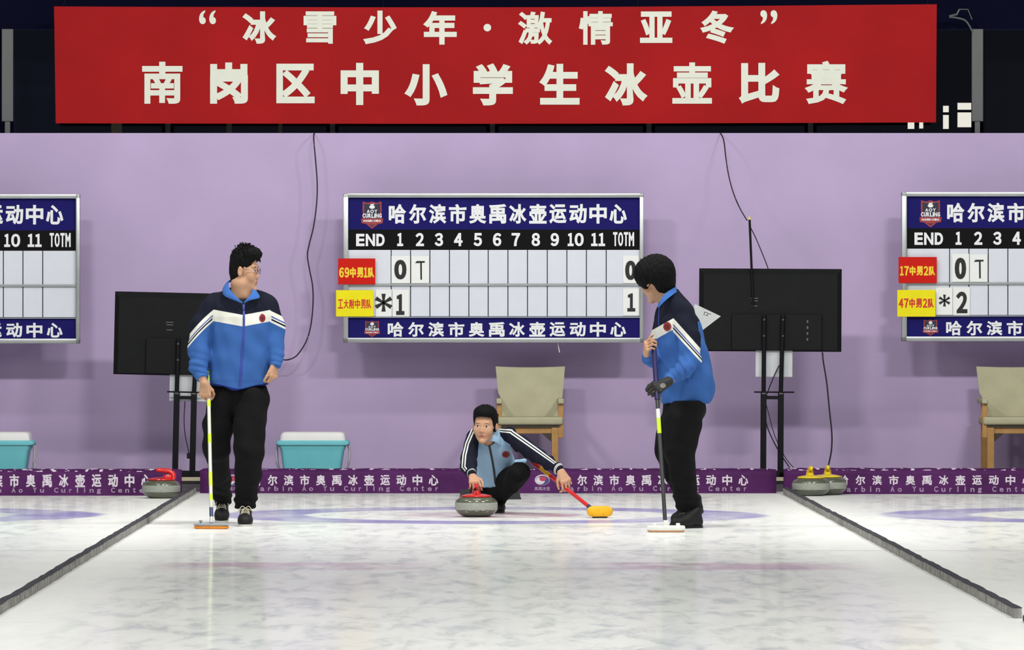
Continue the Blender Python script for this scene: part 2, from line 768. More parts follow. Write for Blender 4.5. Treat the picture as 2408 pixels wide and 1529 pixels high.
m_gratetop = M('dark_foam', (72, 72, 78), 0.9, spec=0.1, var=0.3, vscale=30, bump=0.5, bscale=60)
m_rubber = M('black_hack_rubber', (40, 40, 42), 0.8, var=0.2, vscale=30)
m_red = M('red_gloss_plastic', (206, 34, 30), 0.25, var=0.03, coat=0.4)
m_yel = M('yellow_gloss_plastic', (238, 208, 20), 0.3, var=0.03, coat=0.3)
m_granite = M('polished_granite', (84, 88, 72), 0.22, var=0.35, vscale=220, coat=0.6)
m_granband = M('matte_granite_band', (150, 154, 144), 0.65, var=0.18, vscale=160)
m_gallery = M('dark_navy_paint', (11, 12, 34), 0.9, spec=0.05, var=0.15, vscale=1.0)
m_galblack = M('dark_gallery', (11, 11, 15), 0.9, spec=0.03)
m_post = M('grey_steel_post', (92, 94, 94), 0.5, metal=0.3)
m_paleplast = M('pale_sheet', (196, 200, 204), 0.6)
m_beigetrim = M('beige_trim', (170, 160, 136), 0.7)
m_beigepost = M('beige_post', (178, 162, 116), 0.6)
m_tip = M('yellow_tip', (226, 210, 120), 0.5)


def ice_material():
    m, nt, bs = new_mat('curling_ice')
    N, L = nt.nodes.new, nt.links.new

    def math_(op, a, b=None, c=None):
        n = N('ShaderNodeMath')
        n.operation = op
        for i, x in enumerate((a, b, c)):
            if x is None:
                continue
            if isinstance(x, (int, float)):
                n.inputs[i].default_value = x
            else:
                L(x, n.inputs[i])
        return n.outputs[0]

    def smooth(x, a, b):
        n = N('ShaderNodeMapRange')
        n.interpolation_type = 'SMOOTHSTEP'
        n.inputs[1].default_value, n.inputs[2].default_value = a, b
        L(x, n.inputs[0])
        return n.outputs[0]

    def noise(scale_vec, scale, detail=4, rough=0.55, dist=0.0):
        mp = N('ShaderNodeMapping')
        mp.inputs['Scale'].default_value = scale_vec
        L(tc.outputs['Object'], mp.inputs[0])
        nz = N('ShaderNodeTexNoise')
        nz.inputs['Scale'].default_value = scale
        nz.inputs['Detail'].default_value = detail
        nz.inputs['Roughness'].default_value = rough
        nz.inputs['Distortion'].default_value = dist
        L(mp.outputs[0], nz.inputs['Vector'])
        return nz.outputs['Fac']

    def mix(fac, a, b):
        n = N('ShaderNodeMix')
        n.data_type = 'RGBA'
        L(fac, n.inputs[0]) if not isinstance(fac, float) else setattr(n.inputs[0], 'default_value', fac)
        for i, x in ((6, a), (7, b)):
            if isinstance(x, tuple):
                n.inputs[i].default_value = x
            else:
                L(x, n.inputs[i])
        return n.outputs[2]
    tc = N('ShaderNodeTexCoord')
    sp = N('ShaderNodeSeparateXYZ')
    L(tc.outputs['Object'], sp.inputs[0])
    x, y = sp.outputs[0], sp.outputs[1]
    # one sheet repeats every 4.425 m; tee at (0.153, 40.9)
    xm = math_('SUBTRACT', math_('MODULO', math_('ADD', math_('SUBTRACT', x, 0.153), 4.425 * 4.5), 4.425), 4.425 / 2)
    yy = math_('SUBTRACT', y, 40.9)
    wob = math_('MULTIPLY', math_('SUBTRACT', noise((1, 1, 1), 2.0), 0.5), 0.12)
    r = math_('ADD', math_('SQRT', math_('ADD', math_('MULTIPLY', xm, xm), math_('MULTIPLY', yy, yy))), wob)
    frost = smooth(noise((1.0, 0.35, 1), 2.2, 5), 0.36, 0.66)
    keep = math_('SUBTRACT', 0.97, math_('MULTIPLY', frost, 0.45))
    blue = math_('MULTIPLY', math_('MULTIPLY', smooth(r, 1.20, 1.27), math_('SUBTRACT', 1.0, smooth(r, 1.78, 1.88))), keep)
    red = math_('MULTIPLY', math_('MULTIPLY', smooth(r, 0.14, 0.18), math_('SUBTRACT', 1.0, smooth(r, 0.57, 0.65))), keep)
    # scuffs and worn patches, weaker beside the dividers
    edge = math_('SUBTRACT', 1.0, smooth(math_('ABSOLUTE', xm), 1.45, 2.1))
    n1 = smooth(noise((1.0, 0.22, 1), 7.5, 7, 0.62, 0.5), 0.43, 0.74)
    n2 = smooth(noise((1.0, 0.16, 1), 1.1, 4, 0.6, 0.6), 0.40, 0.75)
    n3 = smooth(noise((0.5, 2.2, 1), 2.0, 5, 0.6, 0.8), 0.58, 0.72)
    c = mix(math_('MULTIPLY', n1, math_('ADD', 0.10, math_('MULTIPLY', edge, 0.72))), lin((244, 246, 240)), lin((186, 194, 196)))
    c = mix(math_('MULTIPLY', n2, 0.32), c, lin((206, 206, 214)))
    c = mix(math_('MULTIPLY', n3, 0.16), c, lin((160, 166, 168)))
    c = mix(blue, c, lin((150, 147, 198)))
    c = mix(red, c, lin((204, 176, 188)))
    # hog line and the two faded red marks beyond it
    hog = math_('SUBTRACT', 1.0, smooth(math_('ABSOLUTE', math_('SUBTRACT', y, 34.45)), 0.015, 0.05))
    c = mix(math_('MULTIPLY', hog, 0.4), c, lin((120, 128, 130)))
    fl = smooth(noise((1.0, 0.5, 1), 2.6, 4, 0.6, 0.5), 0.28, 0.6)
    yband = math_('SUBTRACT', 1.0, smooth(math_('ABSOLUTE', math_('SUBTRACT', y, 32.25)), 0.35, 0.62))
    xb = math_('SUBTRACT', 1.0, smooth(math_('ABSOLUTE', math_('SUBTRACT', math_('ABSOLUTE', math_('SUBTRACT', x, 0.19)), 1.12)), 0.35, 0.85))
    inmid = math_('LESS_THAN', math_('ABSOLUTE', math_('SUBTRACT', x, 0.153)), 2.1)
    mk = math_('MULTIPLY', math_('MULTIPLY', math_('MULTIPLY', yband, xb), math_('MULTIPLY', fl, 0.62)), inmid)
    c = mix(mk, c, lin((196, 156, 182)))
    L(c, bs.inputs['Base Color'])
    bs.inputs['Roughness'].default_value = 0.55
    setin(bs, 'Specular IOR Level', 0.0)
    gl = N('ShaderNodeBsdfGlossy')
    gl.inputs['Roughness'].default_value = 0.11
    gl.inputs['Color'].default_value = (1, 1, 1, 1)
    bp = N('ShaderNodeBump')
    bp.inputs['Strength'].default_value = 0.12
    bp.inputs['Distance'].default_value = 0.004
    L(noise((1, 1, 1), 9.0, 3), bp.inputs['Height'])
    L(bp.outputs[0], gl.inputs['Normal'])
    ms = N('ShaderNodeMixShader')
    wet = math_('ADD', 0.17, math_('MULTIPLY', edge, 0.17))
    L(wet, ms.inputs[0])
    L(bs.outputs[0], ms.inputs[1])
    L(gl.outputs[0], ms.inputs[2])
    L(ms.outputs[0], nt.nodes['Material Output'].inputs['Surface'])
    return m


def bumper_material():
    """purple printed cover; torn white scraps of print along its upper edge"""
    m, nt, bs = new_mat('purple_bumper_cover')
    N, L = nt.nodes.new, nt.links.new
    c, tc = noise_color(nt, lin((76, 32, 84)), 0.22, 3.5)
    sp = N('ShaderNodeSeparateXYZ')
    L(tc.outputs['Object'], sp.inputs[0])
    mp = N('ShaderNodeMapping')
    mp.inputs['Scale'].default_value = (9, 0.01, 22)
    L(tc.outputs['Object'], mp.inputs[0])
    nz = N('ShaderNodeTexNoise')
    nz.inputs['Scale'].default_value = 2.2
    nz.inputs['Detail'].default_value = 4
    L(mp.outputs[0], nz.inputs['Vector'])
    a = N('ShaderNodeMapRange')
    a.inputs[1].default_value, a.inputs[2].default_value = 0.56, 0.59
    L(nz.outputs['Fac'], a.inputs[0])
    b = N('ShaderNodeMapRange')
    b.inputs[1].default_value, b.inputs[2].default_value = 0.176, 0.179
    L(sp.outputs[2], b.inputs[0])
    k = N('ShaderNodeMath')
    k.operation = 'MULTIPLY'
    L(a.outputs[0], k.inputs[0])
    L(b.outputs[0], k.inputs[1])
    mx = N('ShaderNodeMix')
    mx.data_type = 'RGBA'
    L(k.outputs[0], mx.inputs[0])
    L(c, mx.inputs[6])
    mx.inputs[7].default_value = lin((220, 206, 224))
    L(mx.outputs[2], bs.inputs['Base Color'])
    bs.inputs['Roughness'].default_value = 0.6
    setin(bs, 'Specular IOR Level', 0.12)
    add_bump(nt, bs, tc, 7, 0.5, 0.02)
    return m


m_ice = ice_material()
m_bumper = bumper_material()

# ------------------------------------------------------------------ the setting
WY = 48.0                                              # end wall
WTOP = P(0, 313, WY)[2]
b = MB()
b.bounds(-9, 10, -3, 46.62, -0.2, 0.0)
structure(b.build('floor', m_ice, origin=(0, 0, 0)))
b = MB()
b.bounds(-9, 10, 46.62, WY, -0.2, 0.11)
structure(b.build('walkway', M('grey_walkway', (74, 68, 76), 0.8), origin=(0, 46.62, 0)))
b = MB()
b.bounds(-9, 10, 46.58, 46.62, 0.084, 0.112)
structure(b.build('trim_1', m_beigetrim, origin=(0, 46.6, 0)))
b = MB()
b.bounds(-9, 10, WY, WY + 0.25, -0.2, WTOP)
structure(b.build('wall_back', m_wall, origin=(0, WY, 0)))

# dark gallery above the wall
GF = WTOP - 0.25
b = MB()
b.bounds(-9, 10, WY + 0.25, 54, GF - 0.1, GF)
structure(b.build('gallery_floor', m_galblack, origin=(0, 51, GF)))
b = MB()
b.bounds(-9, 10, 53.9, 54.1, GF, 6.4)
structure(b.build('wall_gallery', m_galblack, origin=(0, 54, GF)))
b = MB()
b.bounds(-9, 10, WY + 0.55, 54, 5.2, 5.3)
structure(b.build('gallery_ceiling', m_galblack, origin=(0, 51, 5.2)))
zf = P(0, 71, WY + 0.5)[2]
b = MB()
b.bounds(-9, 10, WY + 0.45, WY + 0.6, zf, 6.2)
structure(b.build('gallery_fascia', m_gallery, origin=(0, WY + 0.5, zf)))
# dark blue screens standing in the gallery behind the glass
for name, u0, u1, v0, v1, mm in (('trim_2', -700, 140, 60, 330, m_gallery), ('trim_3', 2318, 3100, 60, 330, m_galblack)):
    A, B_ = P(u0, v1, 49.2), P(u1, v0, 49.2)
    b = MB()
    b.bounds(A[0], B_[0], 49.2, 49.26, GF, B_[2])
    structure(b.build(name, mm, origin=(0, 49.2, GF)))

m_glass, nt, bs = new_mat('gallery_glass')
N, L = nt.nodes.new, nt.links.new
tr = N('ShaderNodeBsdfTransparent')
gl = N('ShaderNodeBsdfGlossy')
gl.inputs['Roughness'].default_value = 0.05
gl.inputs['Color'].default_value = (0.55, 0.62, 0.9, 1)
ms = N('ShaderNodeMixShader')
ms.inputs[0].default_value = 0.02
L(tr.outputs[0], ms.inputs[1])
L(gl.outputs[0], ms.inputs[2])
L(ms.outputs[0], nt.nodes['Material Output'].inputs['Surface'])

GY = WY + 0.32
posts_u = [18, 395, 782, 1158, 1526, 1906, 2298]
side = {18: 'at the left edge of the photo', 2298: 'to the right of the red banner'}
for i, u in enumerate(posts_u):
    a, c = P(u - 13.5, 0, GY), P(u + 13.5, 72, GY)
    n0, n1 = P(u - 6, 0, GY), P(u + 6, 285, GY)
    zc = P(u, 286, GY)[2]
    lab = ['grey gallery window post left of the red banner', 'grey post foot below the banner, first from its left end',
           'grey post foot above the hanging cord left of the centre scoreboard', 'grey post foot below the middle of the banner',
           'grey post foot below the banner above the centre scoreboard right end', 'grey post foot below the banner right part, above the right television',
           'grey gallery window post right of the red banner'][i]
    t = thing('gallery_post', lab, 'post', (P(u, 0, GY)[0], GY, GF), 'gallery window posts')
    q = MB()
    q.bounds(a[0], c[0], GY - 0.03, GY + 0.03, zc, zf, 0.004)
    q.build('upright', m_post, t)
    q = MB()
    q.bounds(n0[0], n1[0], GY - 0.02, GY + 0.02, GF, zc)
    q.build('foot', m_post, t)
for i in range(6):
    a, c = P(posts_u[i] + 14, 0, GY), P(posts_u[i + 1] - 14, 0, GY)
    q = MB()
    q.bounds(a[0], c[0], GY - 0.006, GY + 0.006, GF, zf)
    structure(q.build('window_%d' % (i + 1), m_glass, origin=(a[0], GY, GF)))
a = P(posts_u[6] + 14, 0, GY)
q = MB()
q.bounds(a[0], a[0] + 1.2, GY - 0.006, GY + 0.006, GF, zf)
structure(q.build('window_7', m_glass, origin=(a[0], GY, GF)))

# beige uprights of the gallery rail seen under the banner
for u0, u1, lab in ((262, 287, 'wide beige rail upright below the banner near its left end'), (533, 545, 'thin beige rail upright below the banner, right of the wide one'),
                    (655, 664, 'thin beige rail upright below the banner, left of the hanging cord')):
    Y = WY + 0.9
    a, c = P(u0, 0, Y), P(u1, 0, Y)
    t = thing('rail_upright', lab, 'post', ((a[0] + c[0]) / 2, Y, GF), 'beige rail uprights')
    q = MB()
    q.bounds(a[0], c[0], Y - 0.02, Y + 0.02, GF, GF + 1.0, 0.005)
    q.build('upright', m_beigepost, t)
    q = MB()
    q.bounds(a[0] - 0.02, c[0] + 0.02, Y - 0.03, Y + 0.03, GF + 1.0, GF + 1.03, 0.005)
    q.build('top_cap', m_beigepost, t)

# lit windows at the far side of the gallery
m_lit, nt, bs = new_mat('daylit_window')
setin(bs, 'Emission Color', (1.0, 0.98, 0.86, 1))
setin(bs, 'Emission Strength', 0.85)
bs.inputs['Base Color'].default_value = (0.8, 0.8, 0.7, 1)
GB = 53.85
for i, (u0, u1, v0, v1) in enumerate(((2134, 2150, 262, 303), (2161, 2171, 262, 302), (2217, 2231, 249, 303), (2251, 2284, 242, 299))):
    a, c = P(u0, v1, GB), P(u1, v0, GB)
    t = thing('gallery_window', ['narrow lit window peeping under the banner right end, left one', 'narrow lit window peeping under the banner right end, right one',
                                 'narrow lit window standing just right of the banner', 'wide lit window beside the grey post right of the banner'][i], 'window',
              ((a[0] + c[0]) / 2, GB, a[2]), 'lit gallery windows')
    q = MB()
    q.bounds(a[0], c[0], GB, GB + 0.02, a[2], c[2])
    q.build('pane', m_lit, t)
    q = MB()
    zz = a[2] + (c[2] - a[2]) * 0.66
    q.bounds(a[0], c[0], GB - 0.02, GB - 0.005, zz - 0.012, zz + 0.012)
    q.bounds(a[0] - 0.02, a[0], GB - 0.03, GB + 0.02, a[2], c[2])
    q.bounds(c[0], c[0] + 0.02, GB - 0.03, GB + 0.02, a[2], c[2])
    q.build('frame', m_galblack, t)

# curved bracket by the right-hand post
Y = GY - 0.036
t = thing('lamp_bracket', 'curved grey metal lamp bracket near the top right corner', 'bracket', P(2286, 72, Y))
q = MB()
q.tube(catmull([P(2286, 74, Y), P(2278, 58, Y), P(2268, 47, Y), P(2250, 42, Y), P(2232, 40, Y)], 6), 0.008)
q.build('arm', m_post, t, smooth=60)
q = MB()
q.tube([P(2232, 38, Y), P(2250, 34, Y), P(2256, 22, Y)], 0.009)
q.tube([P(2256, 22, Y), P(2276, 22, Y), P(2286, 46, Y)], 0.005)
q.build('lamp_head', m_post, t, smooth=60)


# ------------------------------------------------------------------ banner
BY = WY + 0.02


def wave(x, z):
    return 0.010 * np.sin(x * 1.7 + 0.6) + 0.006 * np.sin(x * 3.9 + z * 1.3) + 0.004 * np.sin(z * 5.0 + x)


c0, c1, c2, c3 = (127, 15), (2203, 10), (2201, 288), (131, 290)
t = thing('banner', 'long red cloth banner with two rows of white characters above the lilac wall', 'banner', P(1165, 290, BY))
rows = []
for i in range(13):
    row = []
    for k in range(61):
        s_, r_ = k / 60, i / 12
        top = np.array([c0[0] + (c1[0] - c0[0]) * s_, c0[1] + (c1[1] - c0[1]) * s_ + 4.5 * math.sin(math.pi * s_)])
        bot = np.array([c3[0] + (c2[0] - c3[0]) * s_, c3[1] + (c2[1] - c3[1]) * s_ + 2.0 * math.sin(math.pi * s_)])
        uv = top + (bot - top) * r_
        p = P(uv[0], uv[1], BY)
        p[1] += wave(p[0], p[2])
        row.append(p)
    rows.append(row)
strip_solid(rows, 'cloth', m_banner, t, 0.001)
lt = Letters(BY - 0.006, wave)
for ch, u0, v0, u1, v1 in (('冰', 570, 27, 650, 103), ('雪', 714, 27, 791, 103), ('少', 854, 25, 933, 104), ('年', 995, 26, 1074, 105), ('激', 1218, 27, 1299, 105),
                           ('情', 1361, 26, 1441, 105), ('亚', 1505, 27, 1581, 101), ('冬', 1646, 25, 1726, 103)):
    lt.add(ch, u0, v0, u1, v1, 0.042 if ch not in '激雪情' else 0.030)
lt.add('“', 468, 24, 508, 57, 0.03)
lt.add('”', 1788, 24, 1828, 57, 0.03)
lt.add('·', 1137, 56, 1155, 74, 0.0)
for ch, u0, v0, u1, v1 in (('南', 334, 145, 429, 244), ('岗', 494, 147, 583, 244), ('区', 650, 150, 740, 243), ('中', 801, 148, 891, 247), ('小', 951, 151, 1052, 248),
                           ('学', 1112, 149, 1206, 248), ('生', 1268, 150, 1363, 246), ('冰', 1422, 149, 1523, 248), ('壶', 1581, 147, 1674, 244), ('比', 1737, 148, 1833, 244),
                           ('赛', 1892, 143, 1994, 245)):
    lt.add(ch, u0, v0, u1, v1, 0.045 if ch not in '南赛壶' else 0.032)
lt.build('lettering', m_cream, t)
for u in (150, 900, 1500, 2180):
    q = MB()
    q.tube([P(u, 16, BY - 0.002), P(u + 4, -20, WY + 0.42)], 0.003, 6)
    q.build('tie_cord', m_cable, t)

# ------------------------------------------------------------------ scoreboards
SY = 47.5
CN = '哈尔滨市奥禹冰壶运动中心'


def pbox(q, u0, u1, v0, v1, y0, y1, bevel=0.0):
    a, c = P(u0, v1, y0), P(u1, v0, y0)
    q.bounds(a[0], c[0], y0, y1, a[2], c[2], bevel)


def crest(parent, u0, u1, v0, v1):
    w, h = u1 - u0, v1 - v0
    sh = [(0.06, 0.0), (0.3, 0.05), (0.5, 0.0), (0.7, 0.05), (0.94, 0.0), (0.95, 0.3), (0.92, 0.62), (0.8, 0.82), (0.5, 1.0), (0.2, 0.82), (0.08, 0.62), (0.05, 0.3)]

    def poly(q, pts, y0, y1):
        pp = []
        for a, c in pts:
            p = P(u0 + a * w, v0 + c * h, y0)
            pp.append((p[0], p[2]))
        q.prism(pp, y0, y1)
    q = MB()
    poly(q, sh, SY - 0.003, SY - 0.0005)
    root = q.build('crest', m_crestred, parent)
    q = MB()
    poly(q, [(0.5 + (a - 0.5) * 0.84, 0.47 + (c - 0.47) * 0.86) for a, c in sh], SY - 0.004, SY - 0.003)
    q.build('shield_field', m_crestnavy, root)
    q = MB()
    poly(q, [(-0.02, 0.62), (1.02, 0.62), (1.0, 0.80), (0.5, 0.86), (0.0, 0.80)], SY - 0.0052, SY - 0.0042)
    q.build('ribbon', m_crestred, root)
    lt = Letters(SY - 0.0056)
    lt.line('CURLING', u0 + 0.04 * w, u0 + 0.96 * w, v0 + 0.44 * h, v0 + 0.60 * h, 0.05)
    lt.line('AOY', u0 + 0.24 * w, u0 + 0.76 * w, v0 + 0.30 * h, v0 + 0.42 * h, 0.05)
    lt.line('HARBIN CHINA', u0 + 0.08 * w, u0 + 0.92 * w, v0 + 0.67 * h, v0 + 0.75 * h, 0.04)
    lt.build('lettering', m_letter, root)
    q = MB()
    n = 16
    poly(q, [(0.5 + 0.13 * math.cos(k * 2 * math.pi / n), 0.2 + 0.07 * math.sin(k * 2 * math.pi / n)) for k in range(n)], SY - 0.0056, SY - 0.0046)
    poly(q, [(0.42, 0.14), (0.42, 0.10), (0.60, 0.08), (0.60, 0.11), (0.52, 0.14)], SY - 0.0056, SY - 0.0046)
    q.build('stone_emblem', m_letter, root)


m_crestred = M('crest_red', (150, 44, 54), 0.5)
m_crestnavy = M('crest_navy', (22, 20, 52), 0.5)
bo = P(1160, 805.5, SY)
board = thing('scoreboard', 'navy and white curling scoreboard in the middle of the lilac wall, between the two televisions', 'scoreboard', bo, 'curling scoreboards')
q = MB()
FR = 0.035
for u0, u1, v0, v1 in ((807, 819, 454.5, 806), (1504, 1513.5, 454.5, 806), (807, 1513.5, 454.5, 465), (807, 1513.5, 794.5, 806)):
    pbox(q, u0, u1, v0, v1, SY - FR, SY + 0.05, 0.004)
q.build('frame', m_metal, board, smooth=40)
for nm, v0, v1, mm in (('header_panel', 465, 540, m_navy), ('number_row', 540, 588, m_blackp), ('upper_row', 588, 667, m_whitep), ('lower_row', 672, 744, m_whitep),
                       ('footer_panel', 744, 795, m_navy)):
    q = MB()
    pbox(q, 818, 1505, v0, v1, SY, SY + 0.04)
    q.build(nm, mm, board)
q = MB()
pbox(q, 818, 1505, 667, 672, SY - 0.02, SY + 0.04)
q.build('card_ledge', m_metal, board)
q = MB()
pbox(q, 818, 1505, 745.2, 747.5, SY - 0.02, SY + 0.0)
q.build('card_ledge', m_metal, board)
q = MB()
for u in (920, 965.6, 1011, 1057, 1102.6, 1148, 1194.5, 1240.5, 1287, 1333, 1379, 1425.5):
    pbox(q, u - 1, u + 1, 588, 667, SY - 0.0015, SY)
    pbox(q, u - 1, u + 1, 672, 744, SY - 0.0015, SY)
q.build('grid_lines', m_blackp, board)
lt = Letters(SY - 0.002)
lt.row(CN, 934.7, 1453.5, 41, 480, 526, 0.034)
lt.row(CN, 930.5, 1453.5, 37.5, 757.5, 792, 0.034)
lt.line('END', 836, 906, 550, 579, 0.05)
for ch, u in zip('123456789', (941, 987, 1032, 1077.6, 1123.4, 1169, 1213, 1260, 1304.6)):
    w = 20 if ch != '1' else 14
    lt.add(ch, u - w / 2, 548, u + w / 2, 579, 0.05)
lt.line('10', 1334, 1374, 548, 579, 0.05)
lt.line('11', 1389, 1424, 548, 579, 0.05)
lt.line('TOTM', 1441, 1492, 546, 579, 0.03)
lt.build('lettering', m_letter, board)
crest(board, 850, 900, 474, 538)
crest(board, 857, 893, 755, 793)
for u in (880, 1440):
    for v in (500, 770):
        q = MB()
        pbox(q, u - 8, u + 8, v - 8, v + 8, SY + 0.04, WY, 0.0)
        q.build('wall_bracket', m_metal, board)
q = MB()
q.tube(catmull([P(1312, 806, SY + 0.02), P(1313, 815, SY + 0.02), P(1316, 829, SY + 0.02)], 4), 0.004, 6)
q.build('loose_tie', m_lid, board)


def board_loc(du, dv=0.0):
    d = P(1160 + du, 805.5 + dv, SY) - bo
    return bo + d


copy_thing(board, board_loc(-1325, 2.0), 'navy and white curling scoreboard cut by the left edge of the photo', 'curling scoreboards')
copy_thing(board, board_loc(1313, -3.0), 'navy and white curling scoreboard cut by the right edge of the photo', 'curling scoreboards')


def card(u0, u1, v0, v1, mat, label, Y=None, name='score_card', tilt=0.0):
    Y = SY - FR - 0.012 if Y is None else Y
    a, c = P(u0, v1, Y), P(u1, v0, Y)
    q = MB()
    q.bounds(a[0], c[0], Y, Y + 0.004, a[2], c[2], 0.0015, 1)
    o = q.build(name, mat, origin=((a[0] + c[0]) / 2, Y, a[2]))
    return tag(o, label, 'card', 'cards on the scoreboards')


def card_text(parent, text, u0, u1, v0, v1, mat, bold=0.035, name='lettering', Y=None, widths=None):
    lt = Letters((SY - FR - 0.0127) if Y is None else Y)
    if len(text) == 1:
        lt.add(text, u0, v0, u1, v1, bold)
    else:
        wd = widths or [1.0] * len(text)
        tot, x = sum(wd), u0
        for ch, w in zip(text, wd):
            ww = (u1 - u0) * w / tot
            lt.add(ch, x + ww * 0.05, v0, x + ww * 0.95, v1, bold)
            x += ww
    return lt.build(name, mat, parent)


def star(parent, u, v, r, mat, Y):
    q = MB()
    for k in range(3):
        a = math.radians(90 + 60 * k)
        dx, dz = math.cos(a), math.sin(a)
        s = Y / F
        c = P(u, v, Y)
        w0, w1 = 0.10 * r * s, 0.24 * r * s
        for sg in (1, -1):
            e = (c[0] + sg * dx * r * s, c[2] + sg * dz * r * s)
            q.prism([(c[0] - dz * w0, c[2] + dx * w0), (e[0] - dz * w1, e[1] + dx * w1), (e[0] + dz * w1, e[1] - dx * w1), (c[0] + dz * w0, c[2] - dx * w0)], Y, Y + 0.0005)
    q.build('star_mark', mat, parent)


def hand_t(parent, u, v, s_, mat, Y):
    q = MB()

    def pr(pts):
        q.prism([(P(u + a * s_, v + c * s_, Y)[0], P(u + a * s_, v + c * s_, Y)[2]) for a, c in pts], Y, Y + 0.0005)
    pr([(-12, -19), (-8, -24), (11, -24), (11, -20), (-6, -19)])
    pr([(0, -20), (4, -20), (4.5, 20), (0.5, 20)])
    q.build('numeral', mat, parent)


CY = SY - 0.008                     # cards inside the frame
o = card(795, 882.6, 608, 669, m_cardred, 'red team name card on the centre scoreboard, overlapping its left frame')
card_text(o, '69中男1队', 797, 881, 629, 653, m_yelink, 0.045, widths=[0.8, 0.8, 1.0, 1.1, 0.6, 1.05])
o = card(790, 878.5, 682.5, 744.7, m_cardyel, 'yellow team name card on the centre scoreboard below the red one')
card_text(o, '工大附中男队', 794, 874, 704, 726, m_redink, 0.03)
o = card(920.5, 964.6, 602, 666.5, m_card, 'white card with a zero under column one of the centre scoreboard', CY)
card_text(o, '0', 927, 956, 611, 657.5, m_ink, 0.07, 'numeral', CY - 0.0007)
o = card(967, 1009, 602, 666.5, m_card, 'white card with a handwritten T on the centre scoreboard', CY)
hand_t(o, 988, 638, 1.0, m_ink, CY - 0.0007)
o = card(883.5, 921, 681, 744.7, m_card, 'white card with a bold star on the centre scoreboard', CY)
star(o, 902, 712, 21, m_ink, CY - 0.0007)
o = card(923, 962, 681, 744.6, m_card, 'white card with a one under column one of the centre scoreboard', CY - 0.004)
card_text(o, '1', 931.5, 951, 692, 741, m_ink, 0.05, 'numeral', CY - 0.0047)
o = card(1465, 1503.5, 601, 666.5, m_card, 'white card with a zero in the centre scoreboard total column, beside black hair', CY)
card_text(o, '0', 1470, 1496, 613, 659, m_ink, 0.07, 'numeral', CY - 0.0007)
o = card(1465, 1503.5, 678, 742.5, m_card, 'white card with a one in the total column of the centre scoreboard', CY)
card_text(o, '1', 1475, 1494, 690, 733, m_ink, 0.05, 'numeral', CY - 0.0007)
o = card(2113, 2203, 604.5, 666, m_cardred, 'red team name card on the right scoreboard, overlapping its left frame')
card_text(o, '17中男2队', 2116, 2200, 626, 648, m_yelink, 0.045, widths=[0.6, 0.8, 1.0, 1.1, 0.8, 1.05])
o = card(2110, 2200, 682, 745, m_cardyel, 'yellow team name card on the right scoreboard below the red one')
card_text(o, '47中男2队', 2113, 2197, 702, 724, m_redink, 0.045, widths=[0.8, 0.8, 1.0, 1.1, 0.8, 1.05])
o = card(2239, 2279, 597, 663.4, m_card, 'white card with a zero under column one of the right scoreboard', CY)
card_text(o, '0', 2245, 2272, 606, 657, m_ink, 0.07, 'numeral', CY - 0.0007)
o = card(2281, 2322, 598, 663.4, m_card, 'white card with a handwritten T on the right scoreboard', CY)
hand_t(o, 2302, 635, 1.0, m_ink, CY - 0.0007)
o = card(2200.5, 2240, 676, 741, m_card, 'white card with a small star on the right scoreboard', CY)
star(o, 2221, 707, 14, m_ink, CY - 0.0007)
o = card(2241, 2281, 675, 741.5, m_card, 'white card with a two under column one of the right scoreboard', CY - 0.004)
card_text(o, '2', 2248, 2275, 686, 737, m_ink, 0.05, 'numeral', CY - 0.0047)

# ------------------------------------------------------------------ bumpers along the end of the ice
m_bumptext = M('worn_white_print', (206, 196, 208), 0.6, var=0.15, vscale=30)
m_bumptext2 = M('worn_grey_print', (150, 128, 156), 0.6, var=0.2, vscale=30)
m_logoblue = M('logo_blue', (62, 62, 120), 0.6)
m_logored = M('logo_red', (170, 50, 80), 0.6)


